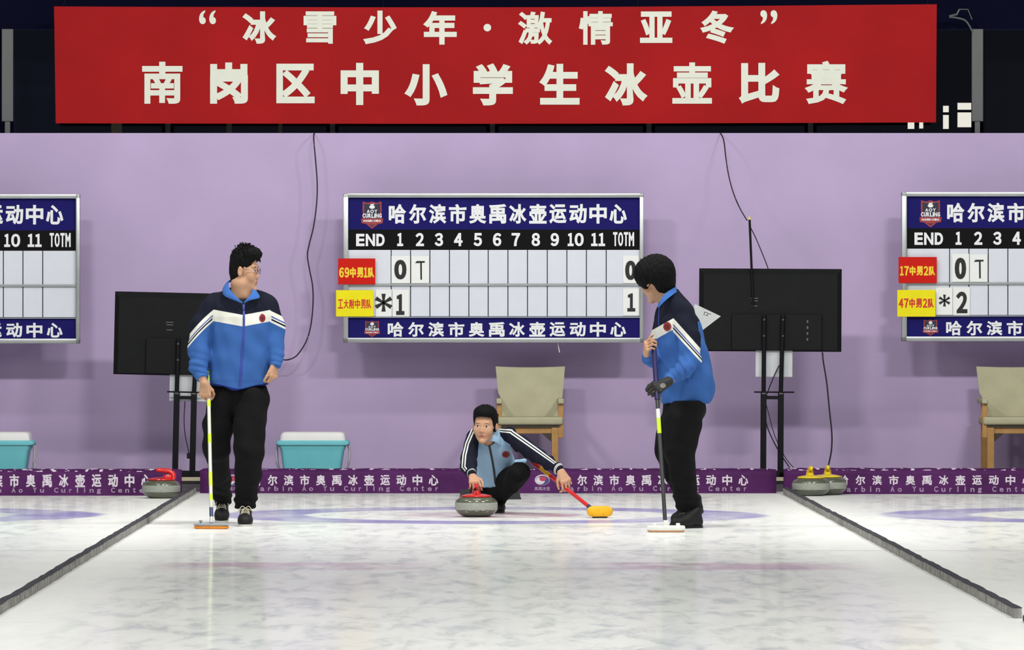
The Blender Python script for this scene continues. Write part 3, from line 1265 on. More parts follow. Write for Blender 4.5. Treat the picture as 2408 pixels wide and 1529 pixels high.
def bumper(u0, u1, vbase, vtop, text_runs, cn_v, en_v, label):
    Y = ground(vbase)
    ztop = P(0, vtop, Y)[2]
    x0, x1 = P(u0, 0, Y)[0], P(u1, 0, Y)[0]
    t = thing('bumper', label, 'bumper', ((x0 + x1) / 2, Y + 0.1, 0), 'purple bumpers at the end of the ice')
    rnd = random.Random(int(u0 + 1000))
    # rounded-box section swept along x with a slightly lumpy top
    prof = []
    D, R = 0.2, 0.045
    for k in range(7):
        a = k * math.pi / 2 / 6
        prof.append((R - R * math.cos(a), ztop - R + R * math.sin(a)))
    for k in range(7):
        a = k * math.pi / 2 / 6
        prof.append((D - R + R * math.sin(a), ztop - R + R * math.cos(a)))
    prof += [(D, 0.0), (0.0, 0.0)]
    nseg = max(12, int((x1 - x0) / 0.045))
    rings = []
    for i in range(nseg + 1):
        x = x0 + (x1 - x0) * i / nseg
        e = min(x - x0, x1 - x)
        sh = 0.03 * max(0.0, 1 - e / 0.04) ** 2
        wob = rnd.uniform(-0.0025, 0.0025)
        rings.append([(x, Y + sh + d * (D - 2 * sh) / D, z * (1 - sh * 1.2) + (wob if z > ztop * 0.6 else 0)) for d, z in prof])
    q = MB()
    q.ring_loft(rings)
    q.build('cushion', m_bumper, t, smooth=50)
    l1, l2 = Letters(Y - 0.0015), Letters(Y - 0.0015)
    for c0_, sp, e0, ep in text_runs:
        for i, ch in enumerate(CN):
            c = c0_ + sp * i
            if u0 + 12 < c < u1 - 12 and -60 < c < 2470:
                l1.add(ch, c - 11.5, cn_v[0], c + 11.5, cn_v[1], 0.03, 6)
        for i, ch in enumerate('Harbin Ao Yu Curling Center'):
            c = e0 + ep * i
            if ch != ' ' and u0 + 10 < c < u1 - 10 and -60 < c < 2470:
                hi = ch in 'HAYCblit'
                v0 = en_v[0] if hi else en_v[0] + (en_v[1] - en_v[0]) * 0.28
                v1 = en_v[1] + (3 if ch == 'g' else 0)
                w = 3.0 if ch in 'il' else (6 if ch in 'rt' else 9.5)
                l2.add(ch, c - w / 2, v0, c + w / 2, v1, 0.04 if hi else 0.05, 4)
        lc = c0_ - 56
        if u0 + 25 < lc < u1 - 25 and -60 < lc < 2470:
            vm = (cn_v[0] + cn_v[1]) / 2 - 0.5
            q = MB()

            def oval(q_, cu, cv, ru, rv, y0, n=28):
                q_.prism([(P(cu + ru * math.cos(k * 2 * math.pi / n), cv + rv * math.sin(k * 2 * math.pi / n), y0)[0],
                           P(cu + ru * math.cos(k * 2 * math.pi / n), cv + rv * math.sin(k * 2 * math.pi / n), y0)[2]) for k in range(n)], y0, y0 + 0.0008)
            oval(q, lc, vm, 17.5, 12.5, Y - 0.0012)
            lg = q.build('emblem', m_bumptext, t)
            q = MB()
            oval(q, lc + 0.8, vm + 0.8, 15.8, 11, Y - 0.0022)
            q.build('emblem_disc', m_logoblue, lg)
            q = MB()
            oval(q, lc - 4, vm + 1.5, 10.5, 8.5, Y - 0.0032)
            q.build('emblem_swirl', m_bumptext, lg)
            q = MB()
            oval(q, lc + 1.5, vm - 3, 8, 6, Y - 0.0042)
            q.build('emblem_heart', m_logored, lg)
            l2.row('奥禹冰壶', lc - 14, lc + 14, 9, cn_v[1] + 3, cn_v[1] + 12, 0.02, 4)
    l1.build('lettering', m_bumptext, t)
    l2.build('small_lettering', m_bumptext2, t)
    return t


bumper(470, 1826, 1160.5, 1103, [(603, 37.85, 600.5, 16.4), (1331, 37.9, 1328.5, 16.3)], (1117, 1142), (1143, 1155), 'purple printed bumper across the end of the centre sheet')
bumper(-700, 425, 1166, 1104, [(-82.5, 38.7, -85, 16.7), (-830, 38.7, -832, 16.7)], (1115.5, 1146), (1147, 1159), 'purple printed bumper across the left sheet, behind the red handled stone')
bumper(1845, 3000, 1162.2, 1102, [(1984, 39.2, 1979, 17.1)], (1118, 1141), (1144, 1157), 'purple printed bumper across the right sheet, behind the two yellow handled stones')


# ------------------------------------------------------------------ dividers between the sheets
def divider(x_in, sgn, y0, y1, label):
    rnd = random.Random(5 if sgn < 0 else 9)
    t = thing('sheet_divider', label, 'divider', (x_in, (y0 + y1) / 2, 0), 'foam dividers between the sheets')
    n = int((y1 - y0) / 0.22)
    side, top = [], []
    W, H = 0.034, 0.048
    for i in range(n + 1):
        y = y0 + (y1 - y0) * i / n
        far = 1 + 0.1 * max(0.0, (y - 41.0) / 5)
        h = H * far * rnd.uniform(0.95, 1.06)
        dx = rnd.uniform(-0.003, 0.003)
        a, c = x_in + dx, x_in + sgn * W * far + dx
        side.append([(a, y, 0), (a, y, h * 0.9), (c, y, h * 0.9), (c, y, 0)])
        top.append([(a - sgn * 0.002, y, h * 0.9), (a, y, h), (c, y, h), (c + sgn * 0.002, y, h * 0.9)])
    q = MB()
    q.ring_loft(side)
    q.build('foam_strip', m_grate, t, smooth=35)
    q = MB()
    q.ring_loft(top)
    q.build('top_strip', m_gratetop, t, smooth=35)


divider(-2.045, -1, 21.0, 46.2, 'grey foam divider running along the left side of the centre sheet')
divider(2.36, 1, 26.5, 45.95, 'grey foam divider running along the right side of the centre sheet')
t = thing('sheet_divider', 'dark end of the next foam divider at the lower right photo edge', 'divider', (2.37, 24.5, 0), 'foam dividers between the sheets')
q = MB()
q.bounds(2.37, 2.405, 23.0, 26.2, 0, 0.03, 0.006)
q.build('foam_strip', m_gratetop, t)

# ------------------------------------------------------------------ televisions on stands (seen from behind)
TY = 46.95


def tv_stand(du, dv, label, lab_sheet):
    def Q(u, v, Y=TY):
        return P(u + du, v, Y)
    base = Q(1815, 1120)
    base[2] = 0.11
    t = thing('television', label, 'television', base, 'televisions on black stands')
    s = TY / F
    # screen body with a bevelled back
    a, c = Q(1642, 827 + dv), Q(1977, 632 + dv)
    q = MB()
    q.bounds(a[0], c[0], TY, TY + 0.03, a[2], c[2], 0.004)
    q.build('screen_body', m_tvback, t)
    ins = 0.035
    q = MB()
    q.ring_loft([[(a[0], TY, a[2]), (c[0], TY, a[2]), (c[0], TY, c[2]), (a[0], TY, c[2])],
                 [(a[0] + ins, TY - 0.03, a[2] + ins * 0.3), (c[0] - ins, TY - 0.03, a[2] + ins * 0.3), (c[0] - ins, TY - 0.03, c[2] - ins * 1.25), (a[0] + ins, TY - 0.03, c[2] - ins * 1.25)]])
    q.build('back_cover', m_tvback, t)
    q = MB()
    a2, c2 = Q(1718, 824 + dv), Q(1930, 740 + dv)
    q.bounds(a2[0], c2[0], TY - 0.055, TY - 0.028, a2[2], c2[2], 0.006)
    hs = q.build('electronics_housing', m_tvback, t)
    q = MB()
    for uu, vv, w in ((1772, 702, 18), (1772, 708, 16), (1772, 720, 14), (1738, 812, 14)):
        p0 = Q(uu, vv + dv, TY - 0.03)
        q.box(p0, (w * s, 0.006, 0.006))
    for k in range(4):
        p0 = Q(1897, 756 + k * 14 + dv, TY - 0.056)
        q.box(p0, (0.012, 0.004, 0.02))
    q.build('socket', m_post, hs)
    # mount rails and stand
    for j, (ub, ut) in enumerate(((1793.5, 1794), (1834, 1838))):
        q = MB()
        zb = Q(0, 922)[2]
        pb, pt = Q(ub, 922), Q(ut, 740 + dv)
        q.tube([(pb[0], TY - 0.075, zb), (pt[0], TY - 0.075, pt[2])], 0.017, 12)
        q.build('upper_tube', m_blackmetal, t, smooth=60)
        q = MB()
        q.bounds(pb[0] - 0.022, pb[0] + 0.022, TY - 0.098, TY - 0.052, 0.11, zb, 0.004)
        leg = q.build('stand_post', m_blackmetal, t)
        q = MB()
        q.box((pb[0], TY - 0.099, zb - 0.01), (0.03, 0.004, 0.012))
        for vv in (752, 790):
            pp = Q(ut, vv + dv)
            q.lathe((pp[0], TY - 0.09, pp[2]), [(0.0, -0.006), (0.008, -0.006), (0.008, 0.006), (0.0, 0.006)], 8)
        q.build('bolt', m_post, leg)
    q = MB()
    x0, x1 = Q(1793, 0)[0], Q(1834, 0)[0]
    z = Q(0, 935)[2]
    q.bounds(x0, x1, TY - 0.09, TY - 0.06, z - 0.013, z + 0.013)
    q.build('cross_bar', m_blackmetal, t)
    q = MB()
    z = Q(0, 922)[2]
    q.tube([(Q(1771, 0)[0], TY - 0.1, z), (Q(1865, 0)[0], TY - 0.1, z)], 0.006, 8)
    q.build('tray_rod', m_blackmetal, t, smooth=60)
    q = MB()
    x0, x1 = Q(1770, 0)[0], Q(1862, 0)[0]
    q.bounds(x0, x1, TY - 0.25, TY - 0.2, 0.11, 0.15, 0.004)
    q.bounds(x0, x1, TY + 0.1, TY + 0.15, 0.11, 0.15, 0.004)
    for xx in (Q(1793.5, 0)[0], Q(1834, 0)[0]):
        q.bounds(xx - 0.02, xx + 0.02, TY - 0.25, TY + 0.15, 0.11, 0.15, 0.004)
    q.build('base_frame', m_blackmetal, t)
    # pale plate hanging under the screen
    a3, c3 = Q(1775, 887 + dv), Q(1862, 820 + dv)
    q = MB()
    q.bounds(a3[0], c3[0], TY - 0.02, TY - 0.01, a3[2], c3[2] , 0.004)
    q.build('hanging_plate', m_paleplast, t, label=lab_sheet)
    return t


tvr = tv_stand(0, 0, 'black television seen from behind on a tall stand, right of the centre scoreboard', 'pale plate hanging below the screen')
tvl = tv_stand(-1381, 57, 'black television seen from behind on a stand, partly hidden by the person on the left', 'pale plate hanging below the screen')
tvr.rotation_euler = (0, math.radians(0.3), 0)
tvl.rotation_euler = (0, math.radians(1.3), 0)
# dark pole standing up behind the right television
q = MB()
q.tube([P(1769, 720, TY - 0.045), P(1759.5, 517, TY - 0.045)], 0.0095, 10)
q.build('pole', m_blackmetal, tvr, smooth=60)
q = MB()
q.tube([P(1759.5, 517, TY - 0.045), P(1759.2, 510, TY - 0.045)], 0.009, 10)
q.build('pole_tip', m_tip, tvr, label='pale yellow tip of the pole')


def cord(name, label, pts, r=0.005, plug=None):
    q = MB()
    w = [P(*p) if len(p) == 3 else p for p in pts]
    q.tube(catmull(w, 8), r, 8)
    if plug is None:
        return tag(q.build(name, m_cable, origin=w[0], smooth=60), label, 'cable', 'black cables by the wall')
    t = thing(name, label, 'cable', w[0], 'black cables by the wall')
    q.build('wire', m_cable, t, smooth=60)
    q = MB()
    q.box(w[-1], (0.03, 0.03, 0.045), 0.006)
    q.build('plug', m_cable, t)
    return t


HY = 47.75
cord('cable', 'long black cable hanging from the wall top left of the centre scoreboard',
     [(739, 313, WY - 0.01), (738, 330, HY), (744, 400, HY), (746, 440, HY), (744, 485, HY), (737, 535, HY), (727, 575, HY), (723, 602, HY), (728, 635, HY), (735, 672, HY), (736, 715, HY),
      (731, 765, HY), (720, 803, HY), (700, 834, HY), (682, 845, HY), (664, 846, HY), (640, 838, HY - 0.2), (612, 818, HY - 0.5), (590, 806, TY + 0.045)], 0.0052)
cord('cable', 'black cable drooping from the wall top to the pole of the right television',
     [(1694, 313, WY - 0.01), (1702, 330, HY), (1707, 372, HY - 0.2), (1714, 415, HY - 0.3), (1725, 455, TY), (1740, 490, TY), (1757, 519, TY - 0.04)], 0.0048)
cord('cable', 'thin black cable slanting from the pole tip down behind the right television',
     [(1763, 532, TY - 0.03), (1775, 555, TY), (1790, 590, TY + 0.03), (1807, 634, TY + 0.06), (1812, 660, TY + 0.06)], 0.004)
cord('cable', 'black cable hanging from the right television down to the walkway',
     [(1934, 829, TY + 0.01), (1936, 850, TY), (1944, 900, TY), (1950, 960, TY), (1956, 1020, TY), (1955, 1060, TY), (1948, 1095, TY), (1944, 1112, TY)], 0.006)
cord('cable', 'black cable crossing between the posts of the right television stand',
     [(1832, 860, TY - 0.05), (1818, 890, TY - 0.03), (1803, 930, TY), (1798, 960, TY), (1803, 1000, TY), (1820, 1040, TY), (1840, 1075, TY), (1857, 1100, TY)], 0.0045)
cord('cable', 'thin second black cable crossing between the posts of the right television stand',
     [(1800, 945, TY + 0.02), (1808, 975, TY + 0.02), (1822, 1025, TY + 0.02), (1846, 1075, TY + 0.02), (1868, 1102, TY + 0.02)], 0.003)
cord('cable', 'thin black cable with a plug hanging between the posts of the left television stand',
     [(441, 887, TY), (437, 920, TY), (433, 980, TY), (435, 1020, TY), (443, 1060, TY), (444, 1072, TY)], 0.0035, plug=True)


# ------------------------------------------------------------------ armchairs by the wall
KY = 47.15


def armchair():
    def Q(u, v, Y=KY):
        return P(u, v, Y)
    u_c = 1246.5
    base = Q(u_c, 0)
    base[2] = 0.11
    t = thing('armchair', 'beige cloth armchair with light wooden frame, behind the crouching person', 'armchair', base, 'beige armchairs by the wall')
    s = KY / F
    X = lambda u: Q(u, 0)[0]
    Z = lambda v: Q(0, v)[2]
    # seat cushion
    q = MB()
    q.bounds(X(1170), X(1324), KY - 0.02, KY + 0.46, Z(1000), Z(981), 0.018, 4)
    q.build('seat', m_beige, t, smooth=60)
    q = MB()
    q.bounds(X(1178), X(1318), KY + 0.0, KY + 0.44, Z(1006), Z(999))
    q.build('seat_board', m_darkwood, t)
    q = MB()
    q.bounds(X(1180), X(1314), KY + 0.015, KY + 0.035, Z(1020), Z(1004), 0.002)
    q.build('apron', m_wood, t)
    # cloth back: leaning, slightly hollow panel with a pinched lower part
    rows = []
    for i in range(15):
        r_ = i / 14
        v = 862 + (985 - 862) * r_
        row = []
        for k in range(21):
            s_ = k / 20
            l = 1165.5 + 9 * min(1, r_ * 1.3) + (4 if 0.5 < r_ < 0.75 else 0)
            r2 = 1328.5 - 8 * min(1, r_ * 1.3)
            u = l + (r2 - l) * s_
            Y = KY + 0.50 - 0.12 * r_ + 0.02 * math.sin(math.pi * s_) + 0.004 * math.sin(9 * s_ + 4 * r_)
            row.append(P(u, v + 2 * math.sin(math.pi * s_) * (1 - r_), Y))
        rows.append(row)
    strip_solid(rows, 'back_cover', m_beige, t, 0.012)
    q = MB()
    for uu in (1182, 1310):
        q.box(((X(uu)), KY + 0.50, (0.11 + Z(880)) / 2), (0.03, 0.03, Z(880) - 0.11))
    q.build('back_frame', m_wood, t)
    for sg, uu, lu in ((-1, 1174, 1188), (1, 1319, 1305)):
        q = MB()
        q.bounds(X(uu - 7), X(uu + 7), KY - 0.03, KY + 0.46, Z(950), Z(938), 0.008, 3)
        q.build('arm_pad', m_beige, t, smooth=60)
        q = MB()
        q.bounds(X(uu - 6), X(uu + 6), KY + 0.0, KY + 0.05, Z(1030), Z(949), 0.003)
        q.build('arm_support', m_wood, t)
        q = MB()
        q.bounds(X(lu - 8), X(lu + 8), KY + 0.0, KY + 0.045, 0.11, Z(1004), 0.003)
        q.build('leg', m_wood, t)
        q = MB()
        q.bounds(X(lu - 7), X(lu + 7), KY + 0.40, KY + 0.44, 0.11, Z(1004), 0.003)
        q.build('leg', m_wood, t)
        q = MB()
        e = lu - sg * 8
        q.prism([(X(e), Z(1019)), (X(e - sg * 24), Z(1019)), (X(e), Z(1040))], KY + 0.015, KY + 0.03)
        q.build('corner_brace', m_darkwood, t)
    return t


chair = armchair()
copy_thing(chair, ORG[chair.name] + np.array([P(1142, 0, KY)[0] - P(0, 0, KY)[0], 0, 0.0]), 'beige cloth armchair with light wooden frame at the right edge of the photo', 'beige armchairs by the wall')


# ------------------------------------------------------------------ storage boxes
def storage_box():
    Y = 46.95
    X = lambda u: P(u, 0, Y)[0]
    Z = lambda v: P(0, v, Y)[2]
    t = thing('storage_box', 'teal plastic storage box with a white lid, right of the standing person on the left', 'storage box', (X(735), Y + 0.17, 0.11), 'teal storage boxes')
    yc, d = Y + 0.17, 0.34

    def ring(u0, u1, dd, z, r=0.03, n=5):
        x0, x1, y0, y1 = X(u0), X(u1), yc - dd / 2, yc + dd / 2
        out = []
        for cx, cy, a0 in ((x1 - r, y1 - r, 0), (x0 + r, y1 - r, 90), (x0 + r, y0 + r, 180), (x1 - r, y0 + r, 270)):
            for k in range(n):
                a = math.radians(a0 + 90 * k / (n - 1))
                out.append((cx + r * math.cos(a), cy + r * math.sin(a), z))
        return out
    q = MB()
    q.ring_loft([ring(667, 799, d * 0.82, 0.11), ring(660, 808, d * 0.9, Z(1062)), ring(658, 811, d * 0.92, Z(1056)), ring(655, 813, d * 0.95, Z(1050)), ring(654, 814, d * 0.95, Z(1044))])
    q.build('body', m_teal, t, smooth=40)
    q = MB()
    q.ring_loft([ring(650, 820, d * 1.02, Z(1047)), ring(648, 822, d * 1.03, Z(1044)), ring(650, 820, d * 1.02, Z(1038)), ring(654, 816, d * 0.98, Z(1036))])
    q.build('rim', m_teal, t, smooth=40)
    q = MB()
    q.ring_loft([ring(657, 813, d * 0.97, Z(1039)), ring(659, 811, d * 0.95, Z(1024)), ring(662, 808, d * 0.92, Z(1019)), ring(668, 802, d * 0.86, Z(1016.5))])
    q.build('lid', m_lid, t, smooth=60)
    for sg, u in ((-1, 654), (1, 816)):
        q = MB()
        q.tube(catmull([(X(u), yc - 0.09, Z(1045)), (X(u + sg * 5), yc - 0.09, Z(1056)), (X(u + sg * 4), yc - 0.08, Z(1085)), (X(u), yc - 0.05, Z(1104))], 5), 0.009, 8)
        q.tube(catmull([(X(u), yc + 0.09, Z(1045)), (X(u + sg * 5), yc + 0.09, Z(1056)), (X(u + sg * 4), yc + 0.08, Z(1085)), (X(u), yc + 0.05, Z(1104))], 5), 0.009, 8)
        q.tube([(X(u), yc - 0.05, Z(1104)), (X(u), yc + 0.05, Z(1104))], 0.009, 8)
        q.build('handle', m_clearp, t, smooth=60)
    return t


sb = storage_box()
dx = P(742, 0, 46.95)[0] - P(0, 0, 46.95)[0]
copy_thing(sb, ORG[sb.name] - np.array([dx, 0, 0]), 'teal plastic storage box with a white lid at the left edge of the photo', 'teal storage boxes')


# ------------------------------------------------------------------ curling stones
def curling_stone(c, hm, turn, label, group=None):
    t = thing('curling_stone', label, 'curling stone', c, group)
    R = 0.1395
    q = MB()
    prof = [(0.0, 0.004), (0.062, 0.004), (0.066, 0.0), (0.075, 0.0), (0.088, 0.004), (0.105, 0.012), (0.121, 0.024), (0.132, 0.036), (R - 0.002, 0.044), (R, 0.050)]
    top = [(R, 0.092), (R - 0.001, 0.098), (0.134, 0.108), (0.125, 0.118), (0.112, 0.126), (0.098, 0.131), (0.080, 0.133), (0.0, 0.133)]
    q.lathe(c, prof + top)
    q.build('granite_body', m_granite, t, smooth=40)
    q = MB()
    q.lathe(c, [(R - 0.004, 0.046), (R + 0.0006, 0.047), (R + 0.0012, 0.050), (R + 0.0012, 0.092), (R + 0.0006, 0.095), (R - 0.004, 0.096)])
    q.build('striking_band', m_granband, t, smooth=40)
    q = MB()
    q.lathe(c, [(0.0, 0.132), (0.100, 0.132), (0.102, 0.136), (0.098, 0.142), (0.070, 0.148), (0.045, 0.152), (0.0, 0.154)])
    disc = q.build('handle_disc', hm, t, smooth=40)
    # goose-neck grip along the local x axis turned by `turn`
    ca, sa = math.cos(turn), math.sin(turn)

    def W(x, y, z):
        return (c[0] + x * ca - y * sa, c[1] + x * sa + y * ca, c[2] + z)
    path = [(0.090, 0.142, 0.034, 0.018), (0.090, 0.162, 0.028, 0.020), (0.082, 0.182, 0.024, 0.021), (0.062, 0.197, 0.020, 0.019), (0.034, 0.202, 0.019, 0.018), (0.004, 0.205, 0.017, 0.017), (-0.026, 0.206, 0.015, 0.015), (-0.038, 0.206, 0.009, 0.010)]
    rings = []
    n = 14
    for i, (x, z, rw, rh) in enumerate(path):
        a, b2 = path[max(i - 1, 0)], path[min(i + 1, len(path) - 1)]
        dx_, dz_ = b2[0] - a[0], b2[1] - a[1]
        L_ = math.hypot(dx_, dz_)
        nx, nz = -dz_ / L_, dx_ / L_
        rings.append([W(x + nx * rh * math.sin(k * 2 * math.pi / n), rw * math.cos(k * 2 * math.pi / n), z + nz * rh * math.sin(k * 2 * math.pi / n)) for k in range(n)])
    q = MB()
    q.ring_loft(rings)
    # flared foot where the neck meets the disc
    foot = []
    for (sc_, z) in ((2.0, 0.143), (1.5, 0.149), (1.2, 0.158), (1.0, 0.172)):
        foot.append([W(0.048 + 0.030 * sc_ * math.cos(k * 2 * math.pi / n), 0.022 * sc_ * math.sin(k * 2 * math.pi / n), z) for k in range(n)])
    q.ring_loft(foot)
    q.build('grip', hm, t, smooth=60)
    return t


st = P(1120, 1216, ground(1216))
st[2] = 0
ST = np.array([P(1120, 0, 40.55)[0], 40.55, 0.0])
curling_stone(ST, m_red, math.radians(90), 'red handled granite curling stone held by the crouching person', 'curling stones')
c_ = P(384.5, 0, 45.0)
curling_stone(np.array([c_[0] - 0.012, 44.9, 0.0]), m_red, math.radians(4), 'red handled curling stone parked by the left divider in front of the bumper', 'curling stones')
c_ = P(1900.5, 0, 45.45)
curling_stone(np.array([c_[0] + 0.025, 45.53, 0.0]), m_yel, math.radians(92), 'yellow handled curling stone nearer the right divider, in front of the other yellow one', 'curling stones')
c_ = P(1941, 0, 45.6)
curling_stone(np.array([c_[0] + 0.03, 45.80, 0.0]), m_yel, math.radians(88), 'yellow handled curling stone on the right, behind the other yellow one', 'curling stones')

# starting blocks
for u0, u1, lab in ((1081, 1133, 'black rubber foot hold on the ice behind the red handled stone, left block'), (1180, 1224, 'black rubber foot hold on the ice behind the crouching person, right block')):
    Y = 44.6
    a, c = P(u0, 0, Y), P(u1, 0, Y)
    zt = P(0, 1151, Y)[2]
    t = thing('foot_hold', lab, 'starting block', ((a[0] + c[0]) / 2, Y, 0), 'starting blocks on the ice')
    q = MB()
    rings = []
    for y, h in ((Y - 0.02, zt * 0.92), (Y + 0.03, zt), (Y + 0.09, zt * 0.95), (Y + 0.16, zt * 0.5), (Y + 0.20, 0.012)):
        rings.append([(a[0], y, 0.006), (c[0], y, 0.006), (c[0] - 0.006, y, h), (a[0] + 0.006, y, h)])
    q.ring_loft(rings)
    q.build('rubber_cup', m_rubber, t)
    q = MB()
    q.bounds(a[0] - 0.004, c[0] + 0.004, Y - 0.03, Y + 0.22, 0, 0.01)
    q.build('base_plate', m_rubber, t)


# ================================================================== people
SKIN = (192, 148, 118)
SKIN_LAYERS = [('lips', (172, 112, 96)), ('mouth', (92, 44, 42)), ('brow', (84, 64, 52)), ('eye', (222, 214, 206)), ('iris', (38, 28, 24)), ('lid', (52, 38, 34))]
m_skin = layered('skin', SKIN, SKIN_LAYERS, rough=0.55, spec=0.3, var=0.05, vscale=30, bump=0.05, bscale=200)
m_hair = M('black_hair', (15, 14, 15), 0.75, spec=0.12, var=0.25, vscale=60, bump=0.5, bscale=160)
m_trousers = M('black_trousers', (22, 22, 24), 0.9, spec=0.1, var=0.12, vscale=12, bump=0.3, bscale=40)
m_shoe = M('black_shoe', (24, 24, 26), 0.6, spec=0.3, var=0.15, vscale=30)
m_sole = M('shoe_sole', (196, 196, 190), 0.7)
m_lace = M('cream_lace', (206, 200, 176), 0.8)
m_blue = M('blue_collar_cloth', (62, 106, 176), 0.85, spec=0.1, bump=0.2, bscale=120)
m_zip = M('dark_blue_zip', (44, 58, 150), 0.5)
m_zipblack = M('black_zip', (18, 24, 34), 0.5)
m_badge = M('dark_red_badge', (134, 26, 36), 0.6, var=0.15, vscale=120)
m_badge2 = M('badge_mark', (92, 16, 24), 0.6)
m_undershirt = M('black_undershirt', (22, 22, 28), 0.9)
m_frame = M('glasses_frame', (128, 112, 116), 0.25, metal=0.7)
m_glove = M('black_glove', (30, 31, 32), 0.7, var=0.2, vscale=40, bump=0.3)
m_gloveg = M('grey_glove_patch', (120, 118, 112), 0.7, var=0.2, vscale=60)
JL = [('navy', (25, 28, 42)), ('band', (222, 222, 212)), ('stripe_blue', (84, 96, 156)), ('stripe_dark', (30, 32, 48)), ('dark', (30, 44, 110))]
m_jacket = layered('school_jacket', (57, 97, 162), JL, rough=0.85, spec=0.12, var=0.05, vscale=10, bump=0.25, bscale=90)
CL = [('navy', (26, 28, 42)), ('stripe', (226, 228, 224)), ('dark', (24, 28, 38))]
m_jacket2 = layered('light_blue_jacket', (146, 178, 204), CL, rough=0.85, spec=0.12, var=0.05, vscale=10, bump=0.25, bscale=90)


def rotm(yaw, pitch=0.0, roll=0.0):
    a, b2, c = math.radians(yaw), math.radians(pitch), math.radians(roll)
    Rz = np.array([[math.cos(a), -math.sin(a), 0], [math.sin(a), math.cos(a), 0], [0, 0, 1]])
    Rx = np.array([[1, 0, 0], [0, math.cos(b2), -math.sin(b2)], [0, math.sin(b2), math.cos(b2)]])
    Ry = np.array([[math.cos(c), 0, math.sin(c)], [0, 1, 0], [-math.sin(c), 0, math.cos(c)]])
    return Rz @ Rx @ Ry


class Head:
    """face looks along local -y; x is to the right when the face is seen from the front"""

    def __init__(self, origin, R, sc):
        self.o, self.R, self.s = np.array(origin, float), R, np.array(sc, float)
        self.m = float(np.mean(self.s))

    def w(self, *p):
        return self.o + self.R @ (np.array(p, float) * self.s)

    def e(self, c, r):
        return ell(self.w(*c), np.array(r) * self.s, self.R)

    def c(self, a, b2, r1, r2=None):
        return cap(self.w(*a), self.w(*b2), r1 * self.m, (r1 if r2 is None else r2) * self.m)

    def local(self, V):
        return ((V - self.o) @ self.R) / self.s

    def into(self, f):
        f.add(self.e((0, .015, .035), (.076, .097, .085)), .02)
        f.add(self.e((0, -.03, -.035), (.060, .060, .082)), .02)
        f.add(self.c((-.041, -.010, -.066), (-.009, -.068, -.108), .018, .014), .02)
        f.add(self.c((.041, -.010, -.066), (.009, -.068, -.108), .018, .014), .02)
        f.add(self.e((0, -.070, -.108), (.017, .017, .015)), .015)
        f.add(self.e((-.040, -.058, -.028), (.026, .027, .032)), .024)
        f.add(self.e((.040, -.058, -.028), (.026, .027, .032)), .024)
        f.add(self.c((-.040, -.076, .022), (.040, -.076, .022), .011), .015)
        f.add(self.c((0, -.082, .004), (0, -.097, -.034), .007, .0110), .014)
        for s in (-1, 1):
            f.add(self.e((s * .0115, -.088, -.038), (.0085, .009, .0075)), .006)
            f.sub(self.e((s * .031, -.099, .001), (.018, .013, .009)), .012)
            f.add(self.e((s * .031, -.076, .0), (.014, .011, .0105)), .003)
            f.add(self.c((s * .016, -.086, .0075), (s * .044, -.080, .0065), .0035), .004)
            f.add(self.e((s * .080, .012, -.008), (.010, .019, .030)), .006)
            f.sub(self.e((s * .0915, .006, -.004), (.0085, .0105, .019)), .003)
        f.add(self.c((-.016, -.081, -.064), (.016, -.081, -.064), .0060), .010)
        f.add(self.c((-.012, -.081, -.0745), (.012, -.081, -.0745), .0062), .010)
        f.sub(self.c((-.018, -.092, -.0692), (.018, -.092, -.0692), .0020), .003)

    def attrs(self, V, mouth=0.0, brow=True):
        L = self.local(V)
        x, y, z = np.abs(L[:, 0]), L[:, 1], L[:, 2]
        front = np.where(y < -0.055, 0.0, -1.0)

        def oval(cx, cz, a, b2):
            return (1 - np.sqrt(((x - cx) / a) ** 2 + ((z - cz) / b2) ** 2)) * b2 + front
        d = {}
        d['lips'] = oval(0, -.0692, .022, .0096)
        d['mouth'] = oval(0, -.0692, .013, max(mouth, .0012))
        d['brow'] = oval(.033, .021, .017, .0030)
        d['eye'] = oval(.031, 0.0, .0145, .0064)
        d['iris'] = np.minimum(oval(.031, 0.0005, .0070, .0070), d['eye'] + 0.0006)
        d['lid'] = oval(.031, .0056, .0145, .0020)
        return d


FING = [((.041, .026, .020), .0085), ((.046, .029, .021), .0088), ((.042, .027, .020), .0084), ((.032, .021, .017), .0074)]


